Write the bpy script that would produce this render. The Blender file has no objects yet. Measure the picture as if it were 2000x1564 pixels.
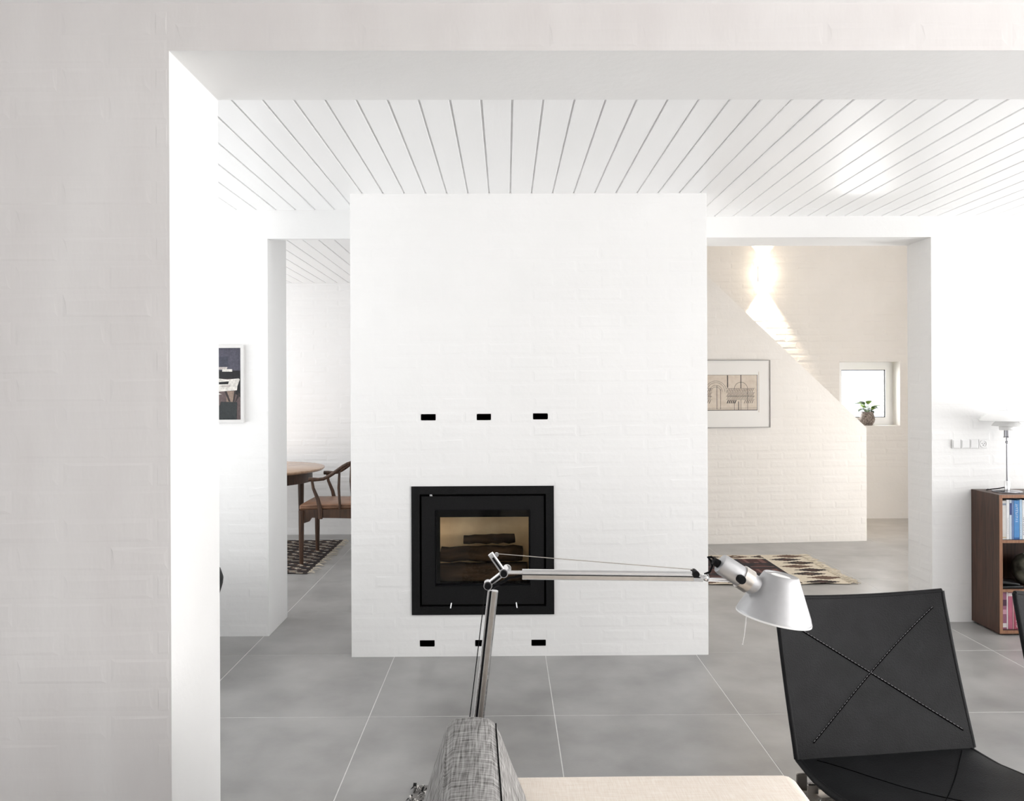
import bpy, bmesh, math, random
from mathutils import Vector, Matrix
random.seed(7)
scn = bpy.context.scene
col = scn.collection
PI = math.pi

# ---------------------------------------------------------------- camera
F_PX = 1527.0
EYE = Vector((0.0, 0.0, 1.40))
YAW = 12.0 / F_PX
ROLL = 0.004
fw = Vector((math.sin(YAW), math.cos(YAW), 0)); rt = Vector((math.cos(YAW), -math.sin(YAW), 0)); up = Vector((0, 0, 1))
rt2 = rt * math.cos(ROLL) - up * math.sin(ROLL); up2 = rt * math.sin(ROLL) + up * math.cos(ROLL)
cam_d = bpy.data.cameras.new('camera'); cam = bpy.data.objects.new('camera', cam_d); col.objects.link(cam)
cam_d.sensor_width = 36.0; cam_d.lens = F_PX * 36.0 / 2000.0; cam_d.shift_y = -18.0 / 2000.0
cam_d.clip_start = 0.02; cam_d.clip_end = 200
m3 = Matrix((rt2, up2, -fw)).transposed()
cam.matrix_world = Matrix.Translation(EYE) @ m3.to_4x4()
scn.camera = cam

# ---------------------------------------------------------------- world, exposure, daylight
scn.view_settings.view_transform = 'Standard'; scn.view_settings.look = 'None'
scn.view_settings.gamma = 1.0; scn.view_settings.use_curve_mapping = False
scn.view_settings.exposure = -0.26
world = bpy.data.worlds.new('overcast_sky'); scn.world = world; world.use_nodes = True
bgn = world.node_tree.nodes['Background']; bgn.inputs[0].default_value = (0.93, 0.97, 1.0, 1); bgn.inputs[1].default_value = 1.4
scn.cycles.max_bounces = 8; scn.cycles.diffuse_bounces = 6; scn.cycles.sample_clamp_indirect = 6.0
scn.cycles.use_adaptive_sampling = True; scn.cycles.adaptive_threshold = 0.02
scn.cycles.caustics_reflective = False; scn.cycles.caustics_refractive = False

def area_light(name, loc, direction, sx, sy, power, color=(1, 1, 1)):
    d = bpy.data.lights.new(name, 'AREA'); d.shape = 'RECTANGLE'; d.size = sx; d.size_y = sy; d.energy = power; d.color = color
    o = bpy.data.objects.new(name, d); col.objects.link(o); o.location = loc
    o.rotation_euler = Vector(direction).to_track_quat('-Z', 'Z').to_euler()
    return o
# daylight entering through the windows of the rooms (side windows of the middle room, front room, dining room, hall door)
area_light('daylight_middle_right', (4.97, 3.40, 1.25), (-1, 0, 1.2), 1.7, 2.0, 90, (1.0, 0.99, 0.98))
area_light('daylight_middle_left', (-3.07, 3.40, 1.25), (1, 0, 1.2), 1.7, 2.0, 43, (0.98, 0.99, 1.0))
area_light('daylight_front_room', (4.97, 0.0, 1.25), (-1, 0, 0.75), 2.6, 2.0, 290, (1.0, 0.98, 0.97))
area_light('added_light_front_left', (-3.07, 0.0, 1.25), (1, 0, 0), 2.6, 2.0, 10, (1.0, 0.985, 0.975))  # unseen window light, added to balance the near room from the left
area_light('daylight_dining', (-3.67, 6.3, 1.3), (1, 0, 0), 1.8, 1.8, 58, (0.99, 0.99, 1.0))
area_light('daylight_hall_door', (5.07, 5.65, 1.1), (-1, 0, 0), 1.0, 2.0, 172, (1.0, 0.97, 0.94))

area_light('added_light_hall_upper', (5.07, 6.85, 3.2), (-1, 0, 0), 1.1, 1.2, 10, (1.0, 0.97, 0.94))  # added fill light for the hall, behind an unseen window
area_light('daylight_hall_window', (3.85, 9.25, 1.75), (0, -1, -0.15), 1.4, 1.4, 110, (1.0, 1.0, 1.0))

# ---------------------------------------------------------------- helpers
def P(u, v, Y):
    """point on the plane y = Y seen at photo pixel (u, v)"""
    d = fw + rt2 * ((u - 1000.0) / F_PX) + up2 * (-(v - 764.0) / F_PX)
    return EYE + d * (Y / d.y)
def Pz(u, v, Z=0.0):
    d = fw + rt2 * ((u - 1000.0) / F_PX) + up2 * (-(v - 764.0) / F_PX)
    return EYE + d * ((Z - EYE.z) / d.z)
def Ppl(u, v, A, n):
    d = fw + rt2 * ((u - 1000.0) / F_PX) + up2 * (-(v - 764.0) / F_PX)
    return EYE + d * ((A - EYE).dot(n) / d.dot(n))

MATS = {}
def node_mat(name, color, rough=0.6, metal=0.0, var=0.0, vscale=8.0, bump=0.0, bscale=40.0, color2=None, coat=0.0, stretch=(1, 1, 1),
             emit=None, estr=0.0, spec=0.5, world_space=True, trans=0.0, ior=1.45, wave=None):
    if name in MATS: return MATS[name]
    m = bpy.data.materials.new(name); m.use_nodes = True; nt = m.node_tree; N = nt.nodes; L = nt.links
    b = N['Principled BSDF']
    b.inputs['Base Color'].default_value = (*color, 1); b.inputs['Roughness'].default_value = rough; b.inputs['Metallic'].default_value = metal
    b.inputs['Specular IOR Level'].default_value = spec; b.inputs['Coat Weight'].default_value = coat
    b.inputs['Transmission Weight'].default_value = trans; b.inputs['IOR'].default_value = ior
    if emit: b.inputs['Emission Color'].default_value = (*emit, 1); b.inputs['Emission Strength'].default_value = estr
    if var > 0 or bump > 0:
        if world_space:
            g = N.new('ShaderNodeNewGeometry'); src = g.outputs['Position']
        else:
            g = N.new('ShaderNodeTexCoord'); src = g.outputs['Object']
        mp = N.new('ShaderNodeMapping'); mp.inputs['Scale'].default_value = stretch; L.new(src, mp.inputs['Vector'])
        if var > 0:
            n1 = N.new('ShaderNodeTexNoise'); n1.inputs['Scale'].default_value = vscale; n1.inputs['Detail'].default_value = 6
            L.new(mp.outputs[0], n1.inputs['Vector'])
            cr = N.new('ShaderNodeValToRGB'); c2 = color2 or tuple(c * (1 - var) for c in color)
            cr.color_ramp.elements[0].position = 0.32; cr.color_ramp.elements[1].position = 0.68
            cr.color_ramp.elements[0].color = (*c2, 1); cr.color_ramp.elements[1].color = (*color, 1)
            L.new(n1.outputs['Fac'], cr.inputs[0]); L.new(cr.outputs[0], b.inputs['Base Color'])
        if bump > 0:
            n2 = N.new('ShaderNodeTexNoise'); n2.inputs['Scale'].default_value = bscale; n2.inputs['Detail'].default_value = 4
            L.new(mp.outputs[0], n2.inputs['Vector'])
            bp = N.new('ShaderNodeBump'); bp.inputs['Strength'].default_value = bump; bp.inputs['Distance'].default_value = 0.01
            L.new(n2.outputs['Fac'], bp.inputs['Height']); L.new(bp.outputs[0], b.inputs['Normal'])
    MATS[name] = m
    return m

def weave_mat(name, ca, cb, scale, rough=0.9, bump=0.3):
    """two crossing thread directions with irregular slubs"""
    m = bpy.data.materials.new(name); m.use_nodes = True; nt = m.node_tree; N = nt.nodes; L = nt.links; b = N['Principled BSDF']
    b.inputs['Roughness'].default_value = rough; b.inputs['Specular IOR Level'].default_value = 0.2
    tc = N.new('ShaderNodeTexCoord'); outs = []
    for st in ((scale, scale * 0.06, scale), (scale * 0.06, scale, scale * 0.06)):
        mp = N.new('ShaderNodeMapping'); mp.inputs['Scale'].default_value = st; L.new(tc.outputs['Object'], mp.inputs['Vector'])
        n = N.new('ShaderNodeTexNoise'); n.inputs['Scale'].default_value = 1.0; n.inputs['Detail'].default_value = 3; L.new(mp.outputs[0], n.inputs['Vector'])
        outs.append(n.outputs['Fac'])
    ad = N.new('ShaderNodeMath'); ad.operation = 'ADD'; L.new(outs[0], ad.inputs[0]); L.new(outs[1], ad.inputs[1])
    cr = N.new('ShaderNodeValToRGB'); cr.color_ramp.elements[0].position = 0.36; cr.color_ramp.elements[1].position = 0.66
    hf = N.new('ShaderNodeMath'); hf.operation = 'MULTIPLY'; hf.inputs[1].default_value = 0.5; L.new(ad.outputs[0], hf.inputs[0])
    cr.color_ramp.elements[0].color = (*ca, 1); cr.color_ramp.elements[1].color = (*cb, 1)
    L.new(hf.outputs[0], cr.inputs[0]); L.new(cr.outputs[0], b.inputs['Base Color'])
    bp = N.new('ShaderNodeBump'); bp.inputs['Strength'].default_value = bump; bp.inputs['Distance'].default_value = 0.004
    L.new(hf.outputs[0], bp.inputs['Height']); L.new(bp.outputs[0], b.inputs['Normal'])
    return m

def wood_mat(name, c1, c2, scale=6.0, rough=0.45, axis=2):
    m = bpy.data.materials.new(name); m.use_nodes = True; nt = m.node_tree; N = nt.nodes; L = nt.links; b = N['Principled BSDF']
    b.inputs['Roughness'].default_value = rough
    tc = N.new('ShaderNodeTexCoord'); mp = N.new('ShaderNodeMapping'); s = [scale * 6] * 3; s[axis] = scale * 0.5
    mp.inputs['Scale'].default_value = s; L.new(tc.outputs['Object'], mp.inputs['Vector'])
    n = N.new('ShaderNodeTexNoise'); n.inputs['Scale'].default_value = 1.0; n.inputs['Detail'].default_value = 8; n.inputs['Distortion'].default_value = 1.2
    L.new(mp.outputs[0], n.inputs['Vector'])
    cr = N.new('ShaderNodeValToRGB'); cr.color_ramp.elements[0].position = 0.3; cr.color_ramp.elements[1].position = 0.7
    cr.color_ramp.elements[0].color = (*c1, 1); cr.color_ramp.elements[1].color = (*c2, 1)
    L.new(n.outputs['Fac'], cr.inputs[0]); L.new(cr.outputs[0], b.inputs['Base Color'])
    return m

def pane_mat(name, tint=(1, 1, 1), gloss=0.035):
    m = bpy.data.materials.new(name); m.use_nodes = True; nt = m.node_tree; N = nt.nodes; L = nt.links
    N.remove(N['Principled BSDF']); out = N['Material Output']
    t = N.new('ShaderNodeBsdfTransparent'); t.inputs[0].default_value = (*tint, 1)
    g = N.new('ShaderNodeBsdfGlossy'); g.inputs['Roughness'].default_value = 0.02
    lw = N.new('ShaderNodeLayerWeight'); lw.inputs[0].default_value = 0.5
    pw = N.new('ShaderNodeMath'); pw.operation = 'POWER'; L.new(lw.outputs['Facing'], pw.inputs[0]); pw.inputs[1].default_value = 5.0
    ma = N.new('ShaderNodeMath'); ma.operation = 'MULTIPLY_ADD'; L.new(pw.outputs[0], ma.inputs[0]); ma.inputs[1].default_value = 0.7; ma.inputs[2].default_value = gloss
    mx = N.new('ShaderNodeMixShader'); L.new(ma.outputs[0], mx.inputs[0]); L.new(t.outputs[0], mx.inputs[1]); L.new(g.outputs[0], mx.inputs[2])
    L.new(mx.outputs[0], out.inputs['Surface'])
    return m

class MB:
    def __init__(s): s.v = []; s.f = []; s.mi = []; s.cur = 0
    def face(s, idx): s.f.append(tuple(idx)); s.mi.append(s.cur)
    def poly(s, pts):
        k = len(s.v); s.v += [tuple(p) for p in pts]; s.face(range(k, k + len(pts)))
    def box(s, x0, x1, y0, y1, z0, z1):
        k = len(s.v); s.v += [(x0, y0, z0), (x1, y0, z0), (x1, y1, z0), (x0, y1, z0), (x0, y0, z1), (x1, y0, z1), (x1, y1, z1), (x0, y1, z1)]
        for q in ((0, 3, 2, 1), (4, 5, 6, 7), (0, 1, 5, 4), (1, 2, 6, 5), (2, 3, 7, 6), (3, 0, 4, 7)): s.face([k + i for i in q])
    def rbox(s, x0, x1, y0, y1, z0, z1, r=0.01, seg=3, fn=None, cuts=0):
        bm = bmesh.new(); bmesh.ops.create_cube(bm, size=1.0)
        for v in bm.verts:
            v.co = Vector(((x0 + x1) / 2 + v.co.x * (x1 - x0), (y0 + y1) / 2 + v.co.y * (y1 - y0), (z0 + z1) / 2 + v.co.z * (z1 - z0)))
        if cuts: bmesh.ops.subdivide_edges(bm, edges=bm.edges[:], cuts=cuts, use_grid_fill=True)
        ed = [e for e in bm.edges if len(e.link_faces) == 2 and e.calc_face_angle(0) > 0.5]
        if r > 0: bmesh.ops.bevel(bm, geom=ed, offset=r, segments=seg, profile=0.5, affect='EDGES')
        if fn:
            for v in bm.verts: v.co = Vector(fn(*v.co))
        s.addbm(bm)
    def addbm(s, bm):
        k = len(s.v); bm.verts.ensure_lookup_table(); bm.verts.index_update()
        s.v += [tuple(v.co) for v in bm.verts]
        for f in bm.faces: s.face([k + v.index for v in f.verts])
        bm.free()
    def tube(s, pts, r, n=10, cap=True, flat=1.0, up=None):
        pts = [Vector(p) for p in pts]; rs = r if isinstance(r, (list, tuple)) else [r] * len(pts); rings = []
        prev = None
        for i, p in enumerate(pts):
            a = pts[max(i - 1, 0)]; b = pts[min(i + 1, len(pts) - 1)]; t = (b - a).normalized()
            if prev is None:
                ref = Vector(up) if up else (Vector((0, 0, 1)) if abs(t.z) < 0.9 else Vector((1, 0, 0)))
            else: ref = prev
            nn = (ref - t * ref.dot(t)).normalized(); prev = nn; bb = t.cross(nn)
            k = len(s.v)
            for j in range(n):
                an = 2 * PI * j / n
                s.v.append(tuple(p + nn * (math.cos(an) * rs[i]) + bb * (math.sin(an) * rs[i] * flat)))
            rings.append(k)
        for a, b in zip(rings[:-1], rings[1:]):
            for j in range(n): s.face((a + j, a + (j + 1) % n, b + (j + 1) % n, b + j))
        if cap:
            s.face([rings[0] + j for j in reversed(range(n))]); s.face([rings[-1] + j for j in range(n)])
    def lathe(s, prof, n=32, M=None, c0=True, c1=True):
        M = M or Matrix(); rings = []
        for r, z in prof:
            k = len(s.v)
            for j in range(n):
                a = 2 * PI * j / n; s.v.append(tuple(M @ Vector((r * math.cos(a), r * math.sin(a), z))))
            rings.append(k)
        for a, b in zip(rings[:-1], rings[1:]):
            for j in range(n): s.face((a + j, a + (j + 1) % n, b + (j + 1) % n, b + j))
        if c0: s.face([rings[0] + j for j in reversed(range(n))])
        if c1: s.face([rings[-1] + j for j in range(n)])
    def prism(s, poly, axis, a0, a1):
        """extrude a 2-D polygon along axis (0 x, 1 y, 2 z)"""
        def mk(p, a):
            q = list(p); q.insert(axis, a); return tuple(q)
        k = len(s.v); n = len(poly); s.v += [mk(p, a0) for p in poly] + [mk(p, a1) for p in poly]
        s.face([k + i for i in range(n)]); s.face([k + n + i for i in reversed(range(n))])
        for i in range(n): s.face((k + i, k + n + i, k + n + (i + 1) % n, k + (i + 1) % n))
    def grid(s, fn, nu, nv, mfn=None, thick=None):
        k = len(s.v)
        for j in range(nv + 1):
            for i in range(nu + 1): s.v.append(tuple(fn(i / nu, j / nv)))
        for j in range(nv):
            for i in range(nu):
                if mfn: s.cur = mfn((i + .5) / nu, (j + .5) / nv)
                a = k + j * (nu + 1) + i; s.face((a, a + 1, a + nu + 2, a + nu + 1))
    def build(s, name, mats, parent=None, smooth=None, fix=True):
        me = bpy.data.meshes.new(name); me.from_pydata(s.v, [], s.f)
        if not isinstance(mats, (list, tuple)): mats = [mats]
        for m in mats: me.materials.append(m)
        me.polygons.foreach_set('material_index', s.mi)
        if fix:
            bm = bmesh.new(); bm.from_mesh(me); bmesh.ops.recalc_face_normals(bm, faces=bm.faces[:]); bm.to_mesh(me); bm.free()
        if smooth is not None:
            me.polygons.foreach_set('use_smooth', [True] * len(me.polygons)); me.set_sharp_from_angle(angle=math.radians(smooth))
        me.update()
        o = bpy.data.objects.new(name, me); col.objects.link(o)
        if parent: o.parent = parent
        return o

def tag(o, label, cat=None, group=None, kind=None):
    o['label'] = label
    if cat: o['category'] = cat
    if group: o['group'] = group
    if kind: o['kind'] = kind
    return o
def thing(name, label, cat, loc=(0, 0, 0), rz=0.0, group=None):
    o = bpy.data.objects.new(name, None); col.objects.link(o); o.location = loc; o.rotation_euler = (0, 0, rz); o.empty_display_size = 0.1
    return tag(o, label, cat, group)
def copy_tree(o, parent=None):
    c = o.copy(); col.objects.link(c); c.parent = parent
    for ch in list(o.children): copy_tree(ch, c)
    return c

# ---------------------------------------------------------------- materials
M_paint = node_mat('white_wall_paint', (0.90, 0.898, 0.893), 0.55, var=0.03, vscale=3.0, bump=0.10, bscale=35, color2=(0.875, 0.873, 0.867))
M_slurry = node_mat('brushed_greige_paint', (0.80, 0.778, 0.768), 0.7, var=0.05, vscale=5.0, bump=0.16, bscale=18, color2=(0.74, 0.71, 0.70), stretch=(1.0, 1.0, 0.35))  # greyer and pinker than the white paint on the reveals
M_hall = node_mat('lamp_tinted_white_paint', (0.84, 0.815, 0.785), 0.65, var=0.04, vscale=3.0, bump=0.2, bscale=30, color2=(0.81, 0.785, 0.75))  # white paint with the warm lamp glow put into its colour
M_board = node_mat('white_satin_board_paint', (0.95, 0.95, 0.95), 0.32, var=0.02, vscale=4.0, bump=0.05, bscale=30, stretch=(3, 0.4, 1))
M_gap = node_mat('ceiling_joint_grey', (0.90, 0.90, 0.90), 0.8, var=0.1)
M_tile = node_mat('grey_stoneware_tile', (0.365, 0.36, 0.352), 0.30, var=0.2, vscale=3.4, bump=0.03, bscale=90, color2=(0.255, 0.25, 0.244))
M_grout = node_mat('pale_grout', (0.72, 0.715, 0.70), 0.85, var=0.1, vscale=20)
M_black = node_mat('black_cast_iron', (0.0115, 0.0115, 0.012), 0.6, spec=0.15, var=0.3, vscale=160, bump=0.12, bscale=300)
M_recess = node_mat('recess_black', (0.003, 0.003, 0.003), 0.9, spec=0.05, var=0.3)  # near-black for vent holes, door gap and firebox shell
M_firebrick = node_mat('vermiculite_board', (0.95, 0.78, 0.53), 0.85, var=0.3, vscale=9, color2=(0.80, 0.62, 0.40), bump=0.15, bscale=60)
M_glass = pane_mat('window_glass')
M_fireglass = pane_mat('stove_glass', (0.97, 0.94, 0.88), 0.03)
M_alu = node_mat('brushed_aluminium', (0.78, 0.78, 0.79), 0.27, 1.0, var=0.06, vscale=60)
M_alusatin = node_mat('satin_aluminium', (0.52, 0.52, 0.53), 0.50, 1.0, var=0.04, vscale=60)
M_chrome = node_mat('polished_chrome', (0.86, 0.86, 0.87), 0.07, 1.0, var=0.02)
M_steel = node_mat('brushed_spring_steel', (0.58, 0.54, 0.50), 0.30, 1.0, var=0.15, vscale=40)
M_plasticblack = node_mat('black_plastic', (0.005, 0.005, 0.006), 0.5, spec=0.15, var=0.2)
M_leather = node_mat('black_leather', (0.0085, 0.0088, 0.0100), 0.55, spec=0.22, var=0.45, vscale=14, bump=0.16, bscale=240, world_space=False)
M_stitch = node_mat('grey_thread', (0.30, 0.30, 0.31), 0.8, var=0.2, vscale=300)
M_seam = node_mat('dark_seam', (0.0015, 0.0015, 0.002), 0.8, spec=0.05, var=0.2)
M_tweed = weave_mat('grey_tweed', (0.10, 0.096, 0.092), (0.52, 0.51, 0.50), 260)
M_cream = weave_mat('cream_wool', (0.84, 0.74, 0.64), (0.95, 0.88, 0.80), 420, bump=0.2)
M_teak = wood_mat('dark_teak', (0.032, 0.014, 0.008), (0.085, 0.038, 0.022), 7)
M_teakedge = wood_mat('teak_edge', (0.22, 0.10, 0.055), (0.36, 0.19, 0.11), 9)
M_walnut = wood_mat('walnut', (0.035, 0.017, 0.010), (0.105, 0.052, 0.028), 8)
M_tabletop = wood_mat('polished_table_wood', (0.42, 0.27, 0.18), (0.60, 0.42, 0.29), 5, 0.22, axis=0)  # colour raised paler to carry the sheen reflected by the top
M_tan = node_mat('tan_leather', (0.35, 0.185, 0.11), 0.42, var=0.35, vscale=10, bump=0.12, bscale=120, world_space=False)
M_white = node_mat('white_lacquer', (0.86, 0.86, 0.86), 0.4, var=0.02)
M_opal = node_mat('opal_glass', (0.90, 0.90, 0.895), 0.18, var=0.01, coat=0.3)

# ================================================================= STRUCTURE
YF0, YF1 = 2.013, 2.353            # near wall
YBL, YBL1 = 4.50, 4.88            # back wall, dining side
YBR, YBR1 = 4.69, 4.97            # back wall, hall side
YC = 4.135                        # chimney face
XJ = P(332.5, 764, YF0).x         # left jamb of the near opening
ZL = 2.277                        # near lintel underside
ZC = 2.445                        # middle ceiling
ZF = 2.399                        # front-room ceiling
XDL = P(524, 900, YBL).x          # dining opening jamb
XHR = P(1820, 900, YBR).x         # hall opening jamb
XC0 = P(685, 830, YC).x; XC1 = P(1382, 830, YC).x
XWL, XWR = -3.0, 4.9

def struct(o, label, cat='wall'):
    return tag(o, label, cat, kind='structure')
def wall_face(mb, x0, x1, z0, z1, y, holes):
    xs = sorted({x0, x1, *[h[0] for h in holes], *[h[1] for h in holes]}); zs = sorted({z0, z1, *[h[2] for h in holes], *[h[3] for h in holes]})
    for xa, xb in zip(xs[:-1], xs[1:]):
        for za, zb in zip(zs[:-1], zs[1:]):
            cx, cz = (xa + xb) / 2, (za + zb) / 2
            if any(h[0] < cx < h[1] and h[2] < cz < h[3] for h in holes): continue
            mb.poly([(xa, y, za), (xb, y, za), (xb, y, zb), (xa, y, zb)])

# --- bricks: soft-edged painted stretchers sharing a few meshes, sized by object scale
def brick_mesh(name, jit, mat):
    b = MB(); e = 0.5; ix, iz = 0.055, 0.22
    rj = lambda: random.uniform(-jit, jit)
    back = [(-e, 0, -e), (e, 0, -e), (e, 0, e), (-e, 0, e)]
    front = [(-e + ix + rj() * .2, -1 + rj(), -e + iz + rj()), (e - ix + rj() * .2, -1 + rj(), -e + iz + rj()), (e - ix + rj() * .2, -1 + rj(), e - iz + rj()), (-e + ix + rj() * .2, -1 + rj(), e - iz + rj())]
    b.v = back + front
    for q in ((4, 5, 6, 7), (0, 1, 5, 4), (1, 2, 6, 5), (2, 3, 7, 6), (3, 0, 4, 7)): b.face(q)
    o = b.build(name, mat, fix=False); me = o.data; bpy.data.objects.remove(o)
    return me
BM = {k: [brick_mesh('brick', 0.14, m) for _ in range(6)] for k, m in (('paint', M_paint), ('slurry', M_slurry), ('hall', M_hall))}
def lay_bricks(parent, kind, origin, along, length, z0, z1, proud=0.002, holes=(), keep=None, course=0.0722, pitch=0.24, joint=0.012, limit=300, phase=0.0):
    """running bond on a vertical face; origin = start point at floor level, outward normal = along rotated -90 degrees"""
    along = Vector(along).normalized(); ang = math.atan2(along.y, along.x); origin = Vector(origin); n = 0; extra = []
    rows = int((z1 - z0) / course + 0.3)
    for r in range(rows):
        za = z0 + r * course + joint / 2; zb = min(za + course - joint, z1)
        u = -(pitch / 2 if r % 2 else 0) - phase
        while u < length:
            ua, ub = max(u + joint / 2, 0.001), min(u + pitch - joint / 2, length - 0.001); u += pitch
            segs = [(ua, ub)]
            for h in holes:
                if zb > h[2] + 0.006 and za < h[3] - 0.006:
                    ns = []
                    for a, b in segs:
                        if b <= h[0] or a >= h[1]: ns.append((a, b))
                        else:
                            if h[0] - a > 0: ns.append((a, h[0] - 0.004))
                            if b - h[1] > 0: ns.append((h[1] + 0.004, b))
                    segs = ns
            for a, b in segs:
                if b - a < 0.02: continue
                if keep and not keep(a, b, za, zb): continue
                n += 1
                o = bpy.data.objects.new('brick', random.choice(BM[kind])); col.objects.link(o); o.parent = parent
                p = origin + along * ((a + b) / 2)
                o.location = (p.x, p.y, (za + zb) / 2 + random.uniform(-.001, .001))
                o.rotation_euler = (0, random.uniform(-.004, .004), ang); o.scale = (b - a, proud * random.uniform(.35, 1.5), zb - za)
    return n

# floor: grout bed with stoneware tiles
b = MB(); b.box(-4.2, 5.6, -3.2, 9.4, -0.06, -0.0009)
floor = struct(b.build('floor', M_grout), 'grey large-format tiled floor with pale joints', 'floor')
b = MB(); b.rbox(-0.398, 0.398, -0.398, 0.398, -0.012, 0, r=0.0008, seg=1); t0 = b.build('tile', M_tile, floor)
tme = t0.data; first = True
JX, JY = 0.205, 3.375
for i in range(-5, 7):
    for j in range(-8, 8):
        cx, cy = JX + 0.8 * i - 0.4, JY + 0.8 * j - 0.4
        if cy < -2.9 or cx > 5.3: continue
        o = t0 if first else bpy.data.objects.new('tile', tme)
        if not first: col.objects.link(o); o.parent = floor
        first = False; o.location = (cx, cy, random.uniform(-.0002, .0002))

# near wall with the wide opening
XNR = 3.55
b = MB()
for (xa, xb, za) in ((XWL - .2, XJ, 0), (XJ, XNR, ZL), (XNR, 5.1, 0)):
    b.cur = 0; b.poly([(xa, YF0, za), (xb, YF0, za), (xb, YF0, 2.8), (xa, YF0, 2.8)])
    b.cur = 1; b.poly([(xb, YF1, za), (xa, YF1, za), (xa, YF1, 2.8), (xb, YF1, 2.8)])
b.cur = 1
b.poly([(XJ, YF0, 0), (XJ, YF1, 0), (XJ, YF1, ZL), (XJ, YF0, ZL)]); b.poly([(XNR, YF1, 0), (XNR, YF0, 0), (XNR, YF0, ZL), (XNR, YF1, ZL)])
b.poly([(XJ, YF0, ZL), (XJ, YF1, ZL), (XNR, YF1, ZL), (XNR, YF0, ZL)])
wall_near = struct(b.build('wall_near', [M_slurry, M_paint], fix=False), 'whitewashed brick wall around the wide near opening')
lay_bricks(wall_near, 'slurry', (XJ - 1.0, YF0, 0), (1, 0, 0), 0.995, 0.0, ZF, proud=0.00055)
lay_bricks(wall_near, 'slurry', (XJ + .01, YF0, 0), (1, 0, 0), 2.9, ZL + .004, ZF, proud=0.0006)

# side walls and rear wall of front room / middle room
def wall_x(name, x, thick, y0, y1, z1, holes, mat, label):
    b = MB(); ys = sorted({y0, y1, *[h[0] for h in holes], *[h[1] for h in holes]}); zs = sorted({0, z1, *[h[2] for h in holes], *[h[3] for h in holes]})
    for ya, yb in zip(ys[:-1], ys[1:]):
        for za, zb in zip(zs[:-1], zs[1:]):
            if any(h[0] < (ya + yb) / 2 < h[1] and h[2] < (za + zb) / 2 < h[3] for h in holes): continue
            b.box(min(x, x + thick), max(x, x + thick), ya, yb, za, zb)
    return struct(b.build(name, mat), label)
wall_x('wall_right', XWR, 0.15, -2.6, 4.7, 2.8, [(-1.3, 1.3, .25, 2.25), (2.55, 4.25, .25, 2.25)], M_paint, 'white side wall of the living room with tall windows, right')
wall_x('wall_left', XWL - .0, -0.15, -2.6, 4.9, 2.8, [(-1.3, 1.3, .25, 2.25), (2.55, 4.25, .25, 2.25)], M_paint, 'white side wall of the living room with tall windows, one added, left')
b = MB(); b.box(XWL - .2, 5.1, -2.75, -2.6, 0, 2.8); struct(b.build('wall_rear', M_paint), 'white rear wall behind the camera')
b = MB(); b.box(XWL - .2, 5.1, -2.75, YF0 + .02, ZF, ZF + .1); struct(b.build('ceiling_front', M_board), 'white ceiling of the near room', 'ceiling')
def side_window(n, x, y0, y1, z0, z1):
    o = thing('window_%d' % n, 'white framed side window, number of panes two', 'window', (x, y0, z0)); o['kind'] = 'structure'
    o['label'] = {1: 'white framed window in the right wall of the middle room', 2: 'white framed window in the left wall of the middle room', 3: 'white framed window in the right wall of the near room', 4: 'white framed dining room window', 5: 'white framed glazed hall door', 7: 'white framed added window in the left wall of the near room', 8: 'white framed added window high in the hall side wall'}[n]
    b = MB(); w, h = y1 - y0, z1 - z0
    for (a0, a1, c0, c1) in ((0, w, 0, .06), (0, w, h - .06, h), (0, .06, .06, h - .06), (w - .06, w, .06, h - .06), (w / 2 - .03, w / 2 + .03, .06, h - .06)):
        b.box(-.03, .03, a0, a1, c0, c1)
    b.build('window_frame', M_white, o)
    for a0, a1 in ((.06, w / 2 - .03), (w / 2 + .03, w - .06)):
        b = MB(); b.poly([(0, a0, .06), (0, a1, .06), (0, a1, h - .06), (0, a0, h - .06)]); b.build('pane', M_glass, o)
side_window(1, XWR + .09, 2.55, 4.25, .25, 2.25); side_window(2, XWL - .09, 2.55, 4.25, .25, 2.25); side_window(3, XWR + .09, -1.3, 1.3, .25, 2.25); side_window(7, XWL - .09, -1.3, 1.3, .25, 2.25)  # last window is unseen, added for balancing light

# middle-room ceiling of painted boards
def board_ceiling(name, x0, x1, y0, y1, z, label, pitch=0.1118, off=0.0275, tilt=0.0):
    b = MB(); b.box(x0, x1, y0, y1, .007, .06); c = struct(b.build(name, M_gap), label, 'ceiling')
    c.location = (0, 0, z)
    bb = MB(); bb.rbox(-pitch / 2 + .0042, pitch / 2 - .0042, y0, y1, 0, .009, r=.0018, seg=1); first = bb.build('ceiling_board', M_board, c); me = first.data
    k0 = math.ceil((x0 - off) / pitch); k1 = math.floor((x1 - off) / pitch); f = True
    for k in range(k0, k1):
        o = first if f else bpy.data.objects.new('ceiling_board', me)
        if not f: col.objects.link(o); o.parent = c
        f = False; o.location = (off + (k + .5) * pitch, 0, tilt * (off + (k + .5) * pitch) + random.uniform(-.0006, .0006))
    return c
board_ceiling('ceiling', XWL, XWR, YF1 - .02, YBL, ZC, 'white painted board ceiling of the middle room', tilt=0.0)
# strip of the same boards over the deeper right part
board_ceiling('ceiling_hallside', 0.9, XWR, YBL, YBR + .02, ZC, 'white painted board ceiling strip in front of the hall opening')

# back wall, dining side
b = MB(); b.box(XWL - .2, XDL, YBL, YBL1, 0, 2.5); b.box(XDL, XC0 + .1, YBL, YBL + .04, P(600, 466, YBL).z, 2.5)
wall_bl = struct(b.build('wall_back_left', M_paint), 'white brick wall with narrow dining room opening beside the fireplace')
lay_bricks(wall_bl, 'paint', (XDL - .72, YBL, 0), (1, 0, 0), .72, 0, ZC - .02, proud=.0007)
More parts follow.
